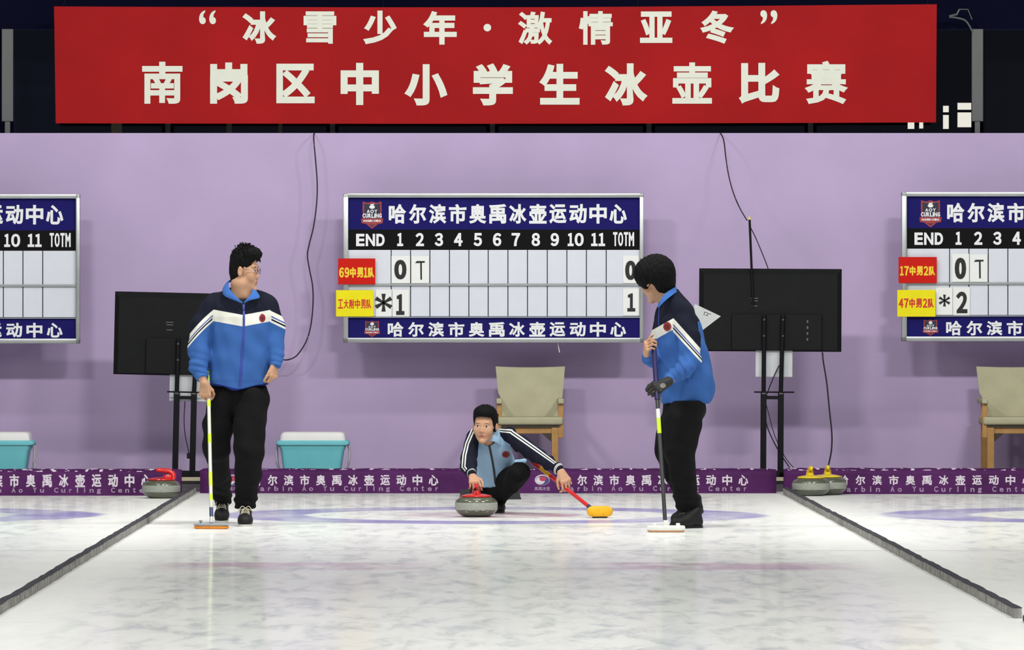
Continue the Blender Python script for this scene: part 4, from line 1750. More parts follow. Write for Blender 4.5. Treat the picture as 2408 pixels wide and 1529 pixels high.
def hand(f, wrist, d, n, t, s=1.0, curl=((20, 30, 20),) * 4, thumb=((.5, .8, -.3), (.75, .5, -.4), (.9, .2, -.4)), k=.005, spread=0.0):
    """d: wrist to knuckles, n: back of the hand, t: towards the thumb"""
    d, n = nrm(d), np.array(n, float)
    n = nrm(n - d * (n @ d))
    tt = np.cross(d, n)
    t = tt if tt @ np.array(t, float) > 0 else -tt
    wrist = np.array(wrist, float)
    offs = (.031, .0105, -.010, -.029)
    tips = []
    for i in range(4):
        kn = wrist + (d * (.085 - .004 * abs(i - 1.2)) + t * offs[i]) * s
        f.add(cap(wrist + (d * .008 + t * offs[i] * .45) * s, kn, .0150 * s, .0112 * s), .012 * s)
        f.add(cap(kn + n * .001 * s, kn + n * .0015 * s, .0112 * s), .006 * s)
        a = 0.0
        p = kn
        seg, r = FING[i]
        for j in range(3):
            a += math.radians(curl[i][j])
            dd = d * math.cos(a) - n * math.sin(a) + t * spread * (1.5 - i) * .1
            q = p + nrm(dd) * seg[j] * s
            f.add(cap(p, q, (r - .0006 * j) * s, (r - .0006 * (j + 1)) * s), k * s)
            p = q
        tips.append(p)
    p = wrist + (d * .022 + t * .020 - n * .004) * s
    for j, (L, r) in enumerate(((.044, .0125), (.032, .0102), (.025, .0090))):
        c = thumb[j]
        q = p + nrm(d * c[0] + t * c[1] + n * c[2]) * L * s
        f.add(cap(p, q, r * s, (r - .0012) * s), (.010 if j == 0 else .004) * s)
        p = q
    return tips


def wsum(X, Y, Z, comps):
    o = 0
    for (kx, ky, kz, ph, a) in comps:
        o = o + a * np.sin(kx * X + ky * Y + kz * Z + ph)
    return o


def chain(f, pts, k=.02):
    for (p, r), (q, s) in zip(pts[:-1], pts[1:]):
        f.add(cap(p, q, r, s), k)


def near_chain(V, pts):
    """distance, running length and segment of the nearest point on a chain of (point, radius)"""
    best = np.full(len(V), 9.0)
    run = np.zeros(len(V))
    acc = 0.0
    for (p, r), (q, s) in zip(pts[:-1], pts[1:]):
        ab = q - p
        L = np.linalg.norm(ab)
        t = np.clip(((V - p) @ ab) / (L * L), 0, 1)
        dd = np.linalg.norm(V - (p + t[:, None] * ab), axis=1) - (r + (s - r) * t)
        m = dd < best
        best = np.where(m, dd, best)
        run = np.where(m, acc + t * L, run)
        acc += L
    return best, run


def to_px(V):
    s = V[:, 1] / F
    return XV + V[:, 0] / s, YV + (CH - V[:, 2]) / s


def shoe(parent, heel, toe, label=None, h=0.004, heel_lift=0.0, laces=True, w=1.0):
    """heel and toe: ground points; toe cap, vamp, collar and sole"""
    heel, toe = np.array(heel, float), np.array(toe, float)
    d = nrm((toe - heel) * np.array([1, 1, 0]))
    L = np.linalg.norm((toe - heel)[:2])
    sd = np.array([-d[1], d[0], 0])
    zz = np.array([0, 0, 1.0])
    g = lambda a, z: heel + (toe - heel) * a + zz * z
    f = Field(np.minimum(heel, toe) - .08, np.maximum(heel, toe) + np.array([.08, .08, .20]), h)
    f.add(cap(g(.14, .034), g(.82, .032), .036 * w, .036 * w), .02)
    f.add(cap(g(.55, .034) + sd * .010, g(.84, .030) + sd * .008, .038 * w, .033 * w), .02)
    f.add(cap(g(.55, .034) - sd * .010, g(.84, .030) - sd * .008, .038 * w, .033 * w), .02)
    f.add(cap(g(.62, .048), g(.30, .080), .032 * w, .036 * w), .025)
    f.add(cap(g(.14, .040), g(.18, .100), .034 * w, .037 * w), .02)
    tz = (toe[2] - heel[2])

    def under(X, Y, Z):
        a = ((X - heel[0]) * d[0] + (Y - heel[1]) * d[1]) / max(L, 1e-6)
        return heel[2] + tz * np.clip(a, -0.3, 1.3) + 0.012 - Z
    f.clip(under)
    V, Q = f.net()
    sh = organic('shoe', V, Q, m_shoe, parent, label=label)
    q = MB()
    rings = []
    n = 20
    for z in (0.0, 0.014):
        ring = []
        for k in range(n):
            a = 2 * math.pi * k / n
            ca, sa = math.cos(a), math.sin(a)
            al = 0.5 + 0.545 * (abs(ca) ** 0.8) * (1 if ca > 0 else -1)
            wd = (.044 + .006 * max(0.0, ca)) * w * (abs(sa) ** 0.8) * (1 if sa > 0 else -1)
            ring.append(heel + (toe - heel) * al + sd * wd + zz * z)
        rings.append(ring)
    q.ring_loft(rings)
    q.build('sole', m_sole if laces else m_shoe, sh, smooth=40)
    if laces:
        q = MB()
        tr = tree_of(V, Q)
        for k in range(4):
            a = .40 + .08 * k
            pts = []
            for j in range(7):
                o = (j / 6 - .5) * .05
                p = g(a + (.03 if j % 2 else 0), .25) + sd * o
                hit = tr.ray_cast(Vector(p), Vector((0, 0, -1)))
                if hit[0] is not None:
                    pts.append(np.array(hit[0]) + zz * .003)
            if len(pts) > 2:
                q.tube(pts, .0028, 6)
        for s in (-1, 1):
            b0 = g(.40, .112)
            q.tube(catmull([b0, b0 + sd * s * .022 + d * .02 + zz * .012, b0 + sd * s * .045 + d * .03 - zz * .02, b0 + sd * s * .03 + d * .01 - zz * .01, b0], 5), .0026, 6)
            q.tube(catmull([b0, b0 + sd * s * .02 + d * .045 - zz * .018, b0 + sd * s * .028 + d * .07 - zz * .045], 5), .0024, 6)
        q.build('laces', m_lace, sh, label='cream shoe laces')
    return sh


def tufts(f, H, centre, n, seed, rlo, rhi, length, cond, k=.004, droop=0.0):
    rnd = random.Random(seed)
    for _ in range(n):
        for _t in range(60):
            v = nrm([rnd.gauss(0, 1), rnd.gauss(0, 1), rnd.gauss(0, 1)])
            if cond(v):
                break
        base = H.w(*(np.array(centre) + v * np.array(rlo)))
        tip = H.w(*(np.array(centre) + v * np.array(rhi) + np.array([rnd.uniform(-1, 1), rnd.uniform(-1, 1), rnd.uniform(-1, 1) - droop]) * length))
        f.add(cap(base, tip, .0075, .0014), k)


# ------------------------------------------------------------------ the standing boy on the left
def person_left():
    Y0 = 38.8
    S = Y0 / F

    def p(u, v, w=0.0):
        return P(u, v, Y0 + w)
    px = lambda n: n * S
    base = p(545, 0)
    base[2] = 0.0
    base[1] = 38.95
    H = Head(p(577, 636, 0.01), rotm(74, 2, 0), (.98, .86, 1.10))
    armR = [(p(503, 728, .03), px(22)), (p(471, 785, .0), px(19)), (p(467, 830, -.04), px(15)), (p(475, 886, -.11), px(10.5)), (p(480, 902, -.13), px(9))]
    armL = [(p(626, 728, .03), px(22)), (p(648, 780, .03), px(18)), (p(650, 815, .0), px(14)), (p(648, 850, -.05), px(10.5)), (p(646, 860, -.06), px(9.5))]
    legR = [(p(517, 925, .02), px(34)), (p(510, 1050, .10), px(24)), (p(519, 1168, .62), px(14)), (p(520, 1200, .68), px(11))]
    legL = [(p(592, 925, .0), px(34)), (p(587, 1060, -.10), px(25)), (p(578, 1180, .0), px(14)), (p(577, 1212, .02), px(11))]
    h = .0036
    f = Field(p(425, 1245, -.45), p(690, 570, .85), h)
    H.into(f)
    f.add(cap(p(567, 668, .0), p(567, 692, .02), px(24), px(24)), .02)
    f.add(cap(p(590, 668, .0), p(575, 692, .0), px(10), px(16)), .02)
    f.add(cap(p(567, 735, .06), p(567, 880, .05), px(32), px(34)), .03)
    f.add(cap(p(520, 728, .05), p(614, 728, .05), px(15)), .03)
    f.add(cap(p(530, 925, .04), p(585, 925, .04), px(26)), .03)
    for a in (armR, armL, legR, legL):
        chain(f, [(q, r * (.66 if i < 2 else .88)) for i, (q, r) in enumerate(a)])
    f.add(cap(legR[-1][0], p(520, 1215, .56), px(9), px(8)), .02)
    f.add(cap(legL[-1][0], p(575, 1228, -.10), px(9), px(8)), .02)
    # right hand round the broom handle, back of the hand to the camera
    wr = p(480.5, 899, -.13)
    hand(f, wr, p(483, 950, -.12) - wr, np.array([-.25, -1, .1]), (1, 0, 0), 1.0,
         curl=((38, 62, 40), (42, 66, 42), (46, 70, 44), (50, 72, 46)), thumb=((.75, .55, -.4), (.9, .1, -.6), (.8, -.35, -.6)))
    # left hand hanging half closed, thumb side forward
    wl = p(645.5, 856, -.06)
    hand(f, wl, p(642, 898, -.07) - wl, np.array([.85, -.5, .15]), (-.5, -.85, 0), .98,
         curl=((28, 58, 45), (38, 66, 48), (46, 72, 50), (52, 76, 50)), thumb=((.85, .5, -.1), (.95, .3, -.35), (.9, .1, -.5)))
    V, Q = f.net()
    at = H.attrs(V)
    body = organic('person', V, Q, m_skin, None, base, at)
    tag(body, 'person in blue and navy jacket standing on the left with glasses, holding orange padded broom', 'person')
    # hair
    f = Field(p(525, 705, -.22), p(650, 550, .24), .0027)
    f.add(H.e((0, .013, .056), (.083, .105, .088)), .01)
    f.add(H.e((0, -.060, .094), (.066, .062, .040)), .03)
    f.add(H.e((0, .050, .0), (.078, .068, .090)), .02)
    f.sub(H.e((0, -.125, -.020), (.125, .080, .098)), .012)
    f.sub(H.e((0, -.06, -.085), (.2, .115, .083)), .012)
    tufts(f, H, (0, .008, .06), 420, 3, (.074, .09, .08), (.087, .106, .097), .012, lambda v: v[2] > .1, .003)
    tufts(f, H, (0, -.05, .09), 130, 5, (.05, .04, .03), (.068, .062, .047), .012, lambda v: v[1] < .2 and v[2] > -.6, .003)
    f.disp(lambda X, Y, Z: wsum(X, Y, Z, ((210, 90, 40, 0, .0014), (-80, 230, 120, 1, .0014), (300, -200, 260, 2, .0010))))
    V, Q = f.net(1)
    organic('hair', V, Q, m_hair, body)
    # glasses
    q = MB()
    for s in (-1, 1):
        ring = [H.w(s * .032 + .021 * math.cos(k * 2 * math.pi / 20), -.102 + .004 * abs(math.cos(k * 2 * math.pi / 20)), -.001 + .0165 * math.sin(k * 2 * math.pi / 20)) for k in range(21)]
        q.tube(ring, .0017, 6)
        q.tube(catmull([H.w(s * .053, -.098, .004), H.w(s * .072, -.06, .004), H.w(s * .079, -.01, .005), H.w(s * .080, .012, -.002)], 5), .0017, 6)
    q.tube([H.w(-.011, -.106, .0), H.w(.011, -.106, .0)], .0017, 6)
    gl_ = q.build('glasses', m_frame, body, smooth=60)
    m_lens, nt, bs = new_mat('clear_lens')
    tr, gl = nt.nodes.new('ShaderNodeBsdfTransparent'), nt.nodes.new('ShaderNodeBsdfGlossy')
    gl.inputs['Roughness'].default_value = .05
    ms = nt.nodes.new('ShaderNodeMixShader')
    ms.inputs[0].default_value = .10
    nt.links.new(tr.outputs[0], ms.inputs[1])
    nt.links.new(gl.outputs[0], ms.inputs[2])
    nt.links.new(ms.outputs[0], nt.nodes['Material Output'].inputs['Surface'])
    for s in (-1, 1):
        q = MB()
        q.ring_loft([[H.w(s * .032 + .020 * math.cos(k * 2 * math.pi / 20), yy + .004 * abs(math.cos(k * 2 * math.pi / 20)), -.004 + .0155 * math.sin(k * 2 * math.pi / 20)) for k in range(20)] for yy in (-.1045, -.1035)])
        q.build('lens', m_lens, gl_)
    # jacket
    sl_R = [(p(503, 722, .03), px(27)), (p(474, 765, .01), px(27)), (p(467, 830, -.03), px(24)), (p(467, 862, -.07), px(21)), (p(473, 880, -.10), px(16.5))]
    sl_L = [(p(625, 722, .03), px(27)), (p(645, 765, .03), px(25)), (p(648, 815, .01), px(20)), (p(650, 838, -.03), px(17.5)), (p(649, 850, -.05), px(15.5))]
    f = Field(p(425, 930, -.35), p(690, 655, .35), .004)
    sec = []
    for v, l, r, ry, w in ((922, 489, 634, .135, .03), (903, 487, 636, .14, .03), (880, 488, 637, .142, .03), (830, 494, 636, .14, .03), (780, 497, 636, .138, .03), (745, 499, 634, .13, .03),
                           (720, 503, 632, .112, .04), (704, 520, 616, .09, .05), (690, 536, 598, .072, .055), (680, 545, 590, .06, .055)):
        c = p((l + r) / 2, v, w)
        sec.append((c[2], c[0], c[1], px((r - l) / 2), ry))
    f.add(loft(sec, 2.5), .02)
    chain(f, sl_R, .02)
    chain(f, sl_L, .02)
    f.add(cap(p(547, 692, .05), p(503, 716, .04), px(17), px(24)), .03)
    f.add(cap(p(586, 692, .05), p(626, 716, .04), px(17), px(24)), .03)
    f.sub(cap(p(567, 660, .02), p(569, 692, -.02), px(20), px(17)), .006)
    f.sub(cap(p(569, 694, -.10), p(571, 708, -.10), px(13), px(5)), .006)
    # hem dips at the front
    zc = p(0, 900)[2]

    def hem(X, Y, Z):
        u = XV + X / S
        v = YV + (CH - Z) / S
        return np.where((u > 497) & (u < 628) | True, (v - (905 + 13 * np.exp(-((u - 562) / 40) ** 2))) * S, -1) + 0 * Y
    f.clip(lambda X, Y, Z: np.maximum(hem(X, Y, Z), -1.0))
    dR, dL = sl_R, sl_L

    def folds(X, Y, Z):
        o = wsum(X, Y, Z, ((22, 30, 38, 0, .0028), (-34, 18, 27, 1.3, .0026), (60, -40, 22, 2.1, .0015)))
        low = np.clip((p(0, 815)[2] - Z) / .12, 0, 1)
        side = np.clip((np.abs(X - p(565, 0)[0]) - px(66)) / .05, 0, 1)
        o = o + low * side * .0045 * np.sin((Z * 135) + X * 30 + Y * 18)
        wa = np.clip((p(0, 893)[2] - Z) / .02, 0, 1)
        return o + .003 * wa * (1 - side)
    f.disp(folds)
    V, Q = f.net()
    u, v = to_px(V)
    ax = np.abs(u - 571)
    dr, _ = near_chain(V, sl_R)
    dl, _ = near_chain(V, sl_L)
    inR = (u < 503) & (dr < .02)
    inL = (u > 634) & (dl < .02)
    yu = 741 - 12.5 * np.minimum(ax, 70) / 68
    yu = np.where(u < 503, 728 + .78 * (503 - u) + .004 * (503 - u) ** 2, yu)
    yu = np.where(u > 636, 731 + .48 * (u - 636), yu)
    p_ = (v - yu) / 27.0
    slv = np.where((u < 501) | (u > 637), 1.0, -1.0)
    D = 27 * S
    rim = np.minimum((v - yu + 400) * S, (yu - v) * S)
    zipd = np.where((V[:, 1] < p(0, 0, -.03)[1]), (2.6 - np.abs(u - np.interp(v, [700, 905], [573, 563.5]))) * S, -1)
    at = {'navy': (yu - v) * S, 'band': np.minimum(p_, 1 - p_) * D,
          'stripe_blue': np.minimum(np.minimum(p_ - .40, .54 - p_) * D, slv),
          'stripe_dark': np.minimum(np.minimum(p_ - .64, .80 - p_) * D, slv),
          'dark': np.maximum((v - np.where((u > 495) & (u < 630), 901 + 13 * np.exp(-((u - 562) / 40) ** 2), 2000)) * S, -1)}
    jk = organic('jacket', V, Q, m_jacket, body, attrs=at)
    tr = tree_of(V, Q)
    ribbon_on(tr, [(573, 716), (573.5, 740), (573, 780), (570, 830), (566, 880), (563.5, 908)], 5.0, Y0, 'zip', m_zip, jk)
    bd = disc_on(tr, 617, 748, 7.3, 9.8, Y0, 'badge', m_badge, jk, .003)
    disc_on(tr, 617, 748, 3.6, 5.2, Y0, 'badge_mark', m_badge2, bd, .0045)
    # under shirt showing in the neck opening
    q = MB()
    q.ring_loft([[p(569 + 15 * math.cos(a), 700 - 5 * math.sin(a) + dv, .02 + .085 * math.sin(a)) for a in [k * 2 * math.pi / 18 for k in range(18)]] for dv in (0, 11)])
    q.build('undershirt', m_undershirt, body, smooth=60)
    # open collar: two turned-down flaps joined behind the neck
    outer = [(570, 714, -.118), (556, 708, -.112), (538, 701, -.10), (526, 694, -.07), (523, 684, -.02), (527, 673, .05), (540, 664, .10), (562, 660, .125), (584, 664, .11), (597, 676, .06), (604, 686, .0), (611, 699, -.07), (597, 704, -.10), (582, 708, -.112), (574, 714, -.118)]
    inner = [(570, 711, -.116), (559, 702, -.105), (547, 689, -.088), (540, 679, -.065), (537, 668, -.02), (541, 659, .035), (551, 653, .07), (564, 651, .085), (579, 656, .075), (588, 666, .04), (591, 676, -.01), (593, 685, -.055), (586, 697, -.088), (580, 704, -.105), (573, 712, -.116)]
    rows = []
    oc, ic = catmull([p(*a) for a in outer], 5), catmull([p(*a) for a in inner], 5)
    for a, b2 in zip(oc, ic):
        m1 = a * .5 + b2 * .5
        out = nrm((a - p(566, 690, .02)) * np.array([1, 1, 0]))
        rows.append([a, a * .66 + b2 * .34 + out * .006, a * .33 + b2 * .67 + out * .007, b2])
    strip_solid(rows, 'collar', m_blue, jk, .003, (0, -.6, .5))
    # cuffs
    for ch, dd in ((sl_R, (p(478, 896, -.125))), (sl_L, (p(647.5, 859, -.06)))):
        a = ch[-1][0]
        q = MB()
        ax_ = nrm(dd - a)
        rr = ch[-1][1]
        q.tube([a - ax_ * .01, a + ax_ * .012, a + ax_ * .03, a + ax_ * .034], rr * .98, 20, r2=rr * .86)
        q.build('cuff', m_blue, jk, smooth=60)
    # trousers
    f = Field(p(455, 1200, -.3), p(655, 890, .85), .0045)
    f.add(cap(p(528, 930, .03), p(594, 930, .03), px(36)), .02)
    tR = [(p(524, 935, .03), px(36)), (p(514, 1000, .05), px(34)), (p(509, 1055, .09), px(29)), (p(517, 1110, .32), px(25)), (p(521, 1166, .60), px(22)), (p(521, 1176, .62), px(20))]
    tL = [(p(592, 935, .0), px(40)), (p(588, 1000, -.04), px(38)), (p(585, 1060, -.09), px(33)), (p(582, 1120, -.06), px(31)), (p(577, 1176, -.02), px(27)), (p(577, 1184, -.02), px(24))]
    chain(f, tR, .025)
    chain(f, tL, .025)
    f.disp(lambda X, Y, Z: wsum(X, Y, Z, ((40, 20, 9, 0, .004), (-30, 44, 16, 1, .003), (14, 10, 52, 2, .0025))) + np.clip((p(0, 1120)[2] - Z) / .15, 0, 1) * .005 * np.sin(Z * 120 + X * 40))
    zt = p(0, 898)[2]
    f.clip(lambda X, Y, Z: Z - zt + 0 * X + 0 * Y)
    V, Q = f.net()
    organic('trousers', V, Q, m_trousers, body)
    # shoes
    Yt = ground(1238)
    t1 = P(575, 1239, ground(1239)); t1[2] = 0
    h1 = np.array([p(579, 0)[0], t1[1] + .255, 0.0])
    shoe(body, h1, t1)
    t2 = P(520, 1230.5, ground(1230.5)); t2[2] = 0
    h2 = np.array([p(521, 0, .5)[0], t2[1] + .24, 0.03])
    shoe(body, h2, t2)
    return body


def broom(name_label, top, bot, r, mat, bands, head_fn):
    base = np.array([bot[0], bot[1], 0.0])
    t = thing('broom', name_label, 'broom', base, 'curling brooms')
    q = MB()
    q.tube([top, top + (bot - top) * .01, bot], r, 14)
    hd = q.build('handle', mat, t, smooth=60)
    for a, c, rr, mm, lab in bands:
        q = MB()
        q.tube([top + (bot - top) * a, top + (bot - top) * c], r * rr, 14)
        q.build('handle_band', mm, hd, smooth=60, label=lab)
    head_fn(t)
    return t


def oval_head(q, c, d, wd, z0, z1, lx=0.5, n=28, round_=0.25):
    """rounded pad: long axis d (unit, horizontal), half sizes lx by wd"""
    d = nrm(d)
    sd = np.array([-d[1], d[0], 0])
    rings = []
    for k in range(7):
        a = -math.pi / 2 + math.pi * k / 6
        sh = 1 - round_ + round_ * math.cos(a)
        z = (z0 + z1) / 2 + (z1 - z0) / 2 * math.sin(a)
        ring = []
        for i in range(n):
            b2 = 2 * math.pi * i / n
            ca, sa = math.cos(b2), math.sin(b2)
            ring.append(np.array([c[0], c[1], z]) + d * lx * sh * (abs(ca) ** .55) * (1 if ca > 0 else -1) + sd * wd * sh * (abs(sa) ** .7) * (1 if sa > 0 else -1))
        rings.append(ring)
    q.ring_loft(rings)


m_pale = M('pale_shaft', (206, 208, 190), 0.35, var=0.03, coat=0.3)
m_fluo = M('fluorescent_yellow', (206, 240, 40), 0.5)
m_dkblue = M('dark_blue_sleeve', (40, 48, 96), 0.4)
m_silver = M('silver_collar', (206, 208, 214), 0.3, metal=0.4)
m_orange = M('orange_pad', (226, 142, 52), 0.8, var=0.08, vscale=40)
m_greyhead = M('grey_head_plate', (150, 156, 162), 0.5)
m_navyshaft = M('navy_shaft', (34, 26, 84), 0.35, coat=0.3)
m_carbon = M('dark_carbon_shaft', (52, 54, 54), 0.35, var=0.1, coat=0.3)
m_whitehead = M('white_head', (236, 238, 232), 0.45)
m_brown = M('brown_pad', (206, 150, 110), 0.8)
m_redshaft = M('red_shaft', (206, 30, 30), 0.3, coat=0.4)
m_goldlabel = M('gold_label', (216, 170, 40), 0.5)
m_yelpad = M('yellow_fabric_pad', (232, 172, 30), 0.85, var=0.1, vscale=30, bump=0.3, bscale=60)
m_whitelabel = M('white_label', (224, 226, 222), 0.5)


def brooms():
    # left boy's broom
    bot, top = P(497.5, 1233, 38.15), P(489.5, 874, 38.80)

    def head(t):
        c = P(497, 1245, ground(1245))
        c[1] = 38.13
        c[0] = P(497.3, 0, 38.13)[0]
        d = (1, -.12, 0)
        q = MB()
        oval_head(q, c, d, .04, .0, .022, .112)
        q.build('pad', m_orange, t, smooth=50, label='orange pad')
        q = MB()
        oval_head(q, c, d, .042, .019, .036, .115)
        q.build('head_plate', m_greyhead, t, smooth=50)
        q = MB()
        q.lathe((c[0] - .067, c[1], .034), [(0, 0), (.006, 0), (.006, .012), (.012, .014), (.012, .02), (0, .02)], 12)
        q.build('screw_knob', m_greyhead, t, smooth=50)
        q = MB()
        q.tube([c + np.array([0, 0, .034]), bot + np.array([0, 0, .02])], .013, 12)
        q.build('socket', m_silver, t, smooth=60)
    broom('white and fluorescent yellow broom with an orange pad, held by the person on the left', top, bot, .0112, m_pale,
          [(0, .065, 1.03, m_fluo, 'fluorescent yellow band'), (.195, .235, 1.06, m_fluo, 'fluorescent yellow band'), (.415, .475, 1.03, m_fluo, 'fluorescent yellow band'),
           (.665, .755, 1.03, m_fluo, 'fluorescent yellow band'), (.81, .85, 1.03, m_fluo, 'fluorescent yellow band'), (.895, .955, 1.06, m_dkblue, 'dark blue sleeve')], head)
    # right boy's broom
    bot, top = P(1565, 1240, 37.55), P(1536.5, 798, 37.98)

    def head(t):
        c = np.array([P(1566, 0, 37.55)[0], 37.55, 0.0])
        q = MB()
        oval_head(q, c, (1, 0, 0), .045, 0.0, .014, .116)
        q.build('pad', m_brown, t, smooth=50, label='thin brown pad')
        q = MB()
        oval_head(q, c, (1, 0, 0), .047, .011, .040, .119, round_=.08)
        q.build('head_plate', m_whitehead, t, smooth=50)
        for dx_ in (-.07, .074):
            q = MB()
            q.lathe((c[0] + dx_, c[1], .036), [(0, 0), (.013, 0), (.013, .016), (.010, .019), (0, .019)], 14)
            q.build('screw_knob', m_whitehead, t, smooth=50)
        q = MB()
        q.box((c[0], c[1], .050), (.032, .032, .045), .004)
        q.build('socket', m_whitehead, t, smooth=50)
    broom('dark broom with navy top and white head, held by the person on the right', top, bot, .0125, m_carbon,
          [(0.0, .325, 1.35, m_navyshaft, 'navy upper shaft'), (.325, .375, .8, m_silver, None), (.375, .425, 1.03, m_whitelabel, 'white label'), (.425, .505, 1.03, m_fluo, 'fluorescent yellow label')], head)
    # crouching boy's broom
    bot, top = P(1394, 1199, 40.30), P(1252, 1086, 41.02)

    def head(t):
        c = np.array([P(1410.5, 0, 40.3)[0], 40.30, 0.0])
        q = MB()
        oval_head(q, c, (1, .05, 0), .05, .008, .078, .087, round_=.42)
        q.build('head_cover', m_yelpad, t, smooth=60, label='yellow fabric head cover')
        q = MB()
        oval_head(q, c, (1, .05, 0), .035, 0.0, .016, .052)
        q.build('sole_plate', m_rubber, t, smooth=50)
    br = broom('red broom with a rounded yellow head, held out by the crouching person', top, bot, .0132, m_redshaft,
               [(.14, .30, 1.03, m_goldlabel, 'gold label with dark lettering'), (.93, .97, 1.06, m_dkblue, 'dark blue ring'), (.97, 1.0, .9, m_silver, None)], head)
    return br


body_a = person_left()
brooms()


# ------------------------------------------------------------------ the crouching boy
def person_crouching():
    Y0 = 41.0
    S = Y0 / F

    def p(u, v, w=0.0):
        return P(u, v, Y0 + w)
    px = lambda n: n * S
    base = np.array([p(1165, 0)[0], 41.3, 0.0])
    H = Head(p(1140.5, 1001, -.02), rotm(-14, 3, 3), (.98, .95, .93))
    armR = [(p(1112, 1036, .09), px(15)), (p(1104, 1062, .02), px(13)), (p(1102, 1092, -.10), px(11)), (p(1108, 1112, -.26), px(8)), (p(1111, 1119, -.33), px(7.5))]
    armL = [(p(1190, 1030, .09), px(13)), (p(1224, 1048, .0), px(13)), (p(1258, 1070, -.12), px(11.5)), (p(1292, 1090, -.26), px(9)), (p(1317, 1106, -.37), px(7.5))]
    thighL = [(p(1172, 1146, .45), px(20)), (p(1222, 1114, .02), px(15))]
    shinL = [(p(1222, 1112, -.02), px(17)), (p(1195, 1148, .2), px(12)), (p(1174, 1180, .47), px(8)), (p(1174, 1192, .49), px(7.5))]
    legR = [(p(1150, 1150, .42), px(22)), (p(1135, 1175, .85), px(16)), (p(1128, 1184, 1.25), px(11)), (p(1126, 1172, 1.45), px(9))]
    f = Field(p(1060, 1230, -.62), p(1350, 930, 1.6), .0036)
    H.into(f)
    f.add(cap(p(1146, 1024, .03), p(1153, 1046, .10), px(15), px(18)), .02)
    f.add(cap(p(1160, 1060, .19), p(1162, 1125, .34), px(22), px(22)), .03)
    f.add(cap(p(1128, 1038, .12), p(1180, 1034, .12), px(10)), .02)
    for a in (armR, armL, thighL, shinL, legR):
        chain(f, [(q, r * (.7 if i < 2 else .88)) for i, (q, r) in enumerate(a)])
    f.add(cap(shinL[-1][0], p(1172, 1200, .38), px(7), px(6)), .015)
    # right hand from above onto the stone handle
    wr = armR[-1][0]
    hand(f, wr, p(1119, 1146, -.44) - wr, np.array([.05, -1, .5]), (1, 0, -.1), .92,
         curl=((30, 55, 38), (34, 60, 40), (38, 64, 42), (42, 66, 44)), thumb=((.7, .75, -.1), (.95, .25, -.4), (.9, -.25, -.6)), spread=1.2)
    # left hand over the broom shaft
    wl = p(1318, 1107, -.375)
    hand(f, wl, p(1334, 1138, -.40) - wl, np.array([.30, -.9, .35]), (-.85, -.3, -.5), .98,
         curl=((18, 50, 34), (24, 56, 36), (28, 58, 38), (34, 60, 40)), thumb=((.75, .6, -.35), (.9, .25, -.4), (.95, .0, -.4)), spread=1.5)
    V, Q = f.net()
    body = organic('person', V, Q, m_skin, None, base, H.attrs(V, mouth=.0027))
    tag(body, 'person in light blue jacket crouching on the ice, one hand on a red handled stone', 'person')
    # short hair
    f = Field(p(1100, 1040, -.2), p(1190, 930, .25), .0027)
    f.add(H.e((0, .014, .050), (.0845, .104, .098)), .01)
    f.add(H.e((0, -.03, .098), (.072, .070, .046)), .03)
    f.add(H.e((0, .05, .0), (.078, .062, .085)), .02)
    tufts(f, H, (0, .010, .055), 380, 8, (.075, .092, .088), (.0845, .103, .0985), .006, lambda v: v[2] > .0, .003)
    f.sub(H.e((0, -.05, -.085), (.2, .105, .085)), .012)
    f.sub(H.e((0, -.112, -.03), (.2, .080, .045)), .012)
    Ri, si = H.R, H.s

    def face_opening(X, Y, Z):
        dx, dy, dz = X - H.o[0], Y - H.o[1], Z - H.o[2]
        l = [(Ri[0, i] * dx + Ri[1, i] * dy + Ri[2, i] * dz) / si[i] for i in range(3)]
        top = .070 - 3.0 * l[0] ** 2 + .0018 * np.sin(l[0] * 420) + .0012 * np.sin(l[0] * 910 + 1)
        side = .0655 + .06 * np.clip(-l[1] - .05, 0, .1)
        return -np.maximum(np.maximum(l[1] + .030 + .35 * np.clip(l[2], -.02, .1), l[2] - top), np.abs(l[0]) - side)
    f.clip(face_opening)
    V, Q = f.net(1)
    organic('hair', V, Q, m_hair, body)
    # jacket
    sl_R = [(p(1117, 1027, .10), px(18)), (p(1109, 1046, .06), px(18.5)), (p(1103, 1072, -.02), px(19)), (p(1101, 1095, -.12), px(19)), (p(1106, 1108, -.25), px(13)), (p(1110, 1115, -.31), px(10.5))]
    sl_L = [(p(1182, 1023, .10), px(17)), (p(1196, 1025, .08), px(19)), (p(1226, 1046, .0), px(19)), (p(1258, 1068, -.12), px(18)), (p(1290, 1089, -.25), px(15)), (p(1309, 1101, -.33), px(12)), (p(1316, 1106, -.36), px(10.5))]
    f = Field(p(1068, 1160, -.5), p(1340, 985, .75), .0032)
    sec = []
    for v, l, r, w, ry in ((1145, 1120, 1205, .34, .13), (1130, 1120, 1208, .32, .135), (1110, 1120, 1212, .28, .135), (1080, 1120, 1210, .21, .13), (1060, 1118, 1205, .165, .12), (1045, 1118, 1196, .13, .11),
                           (1032, 1124, 1184, .105, .095), (1022, 1130, 1174, .10, .08), (1014, 1134, 1168, .11, .065)):
        c = p((l + r) / 2, v, w)
        sec.append((c[2], c[0], c[1], px((r - l) / 2), ry))
    f.add(loft(sec, 2.4), .02)
    chain(f, sl_R, .018)
    chain(f, sl_L, .018)
    f.add(cap(p(1150, 1020, .10), p(1194, 1022, .09), px(11), px(16)), .02)
    f.add(cap(p(1142, 1024, .10), p(1117, 1026, .10), px(12), px(16)), .02)
    f.add(cap(p(1200, 1092, .42), p(1234, 1083, .45), px(8), px(4)), .02)
    f.sub(cap(p(1143, 1000, .0), p(1150, 1034, .03), px(17), px(15)), .006)

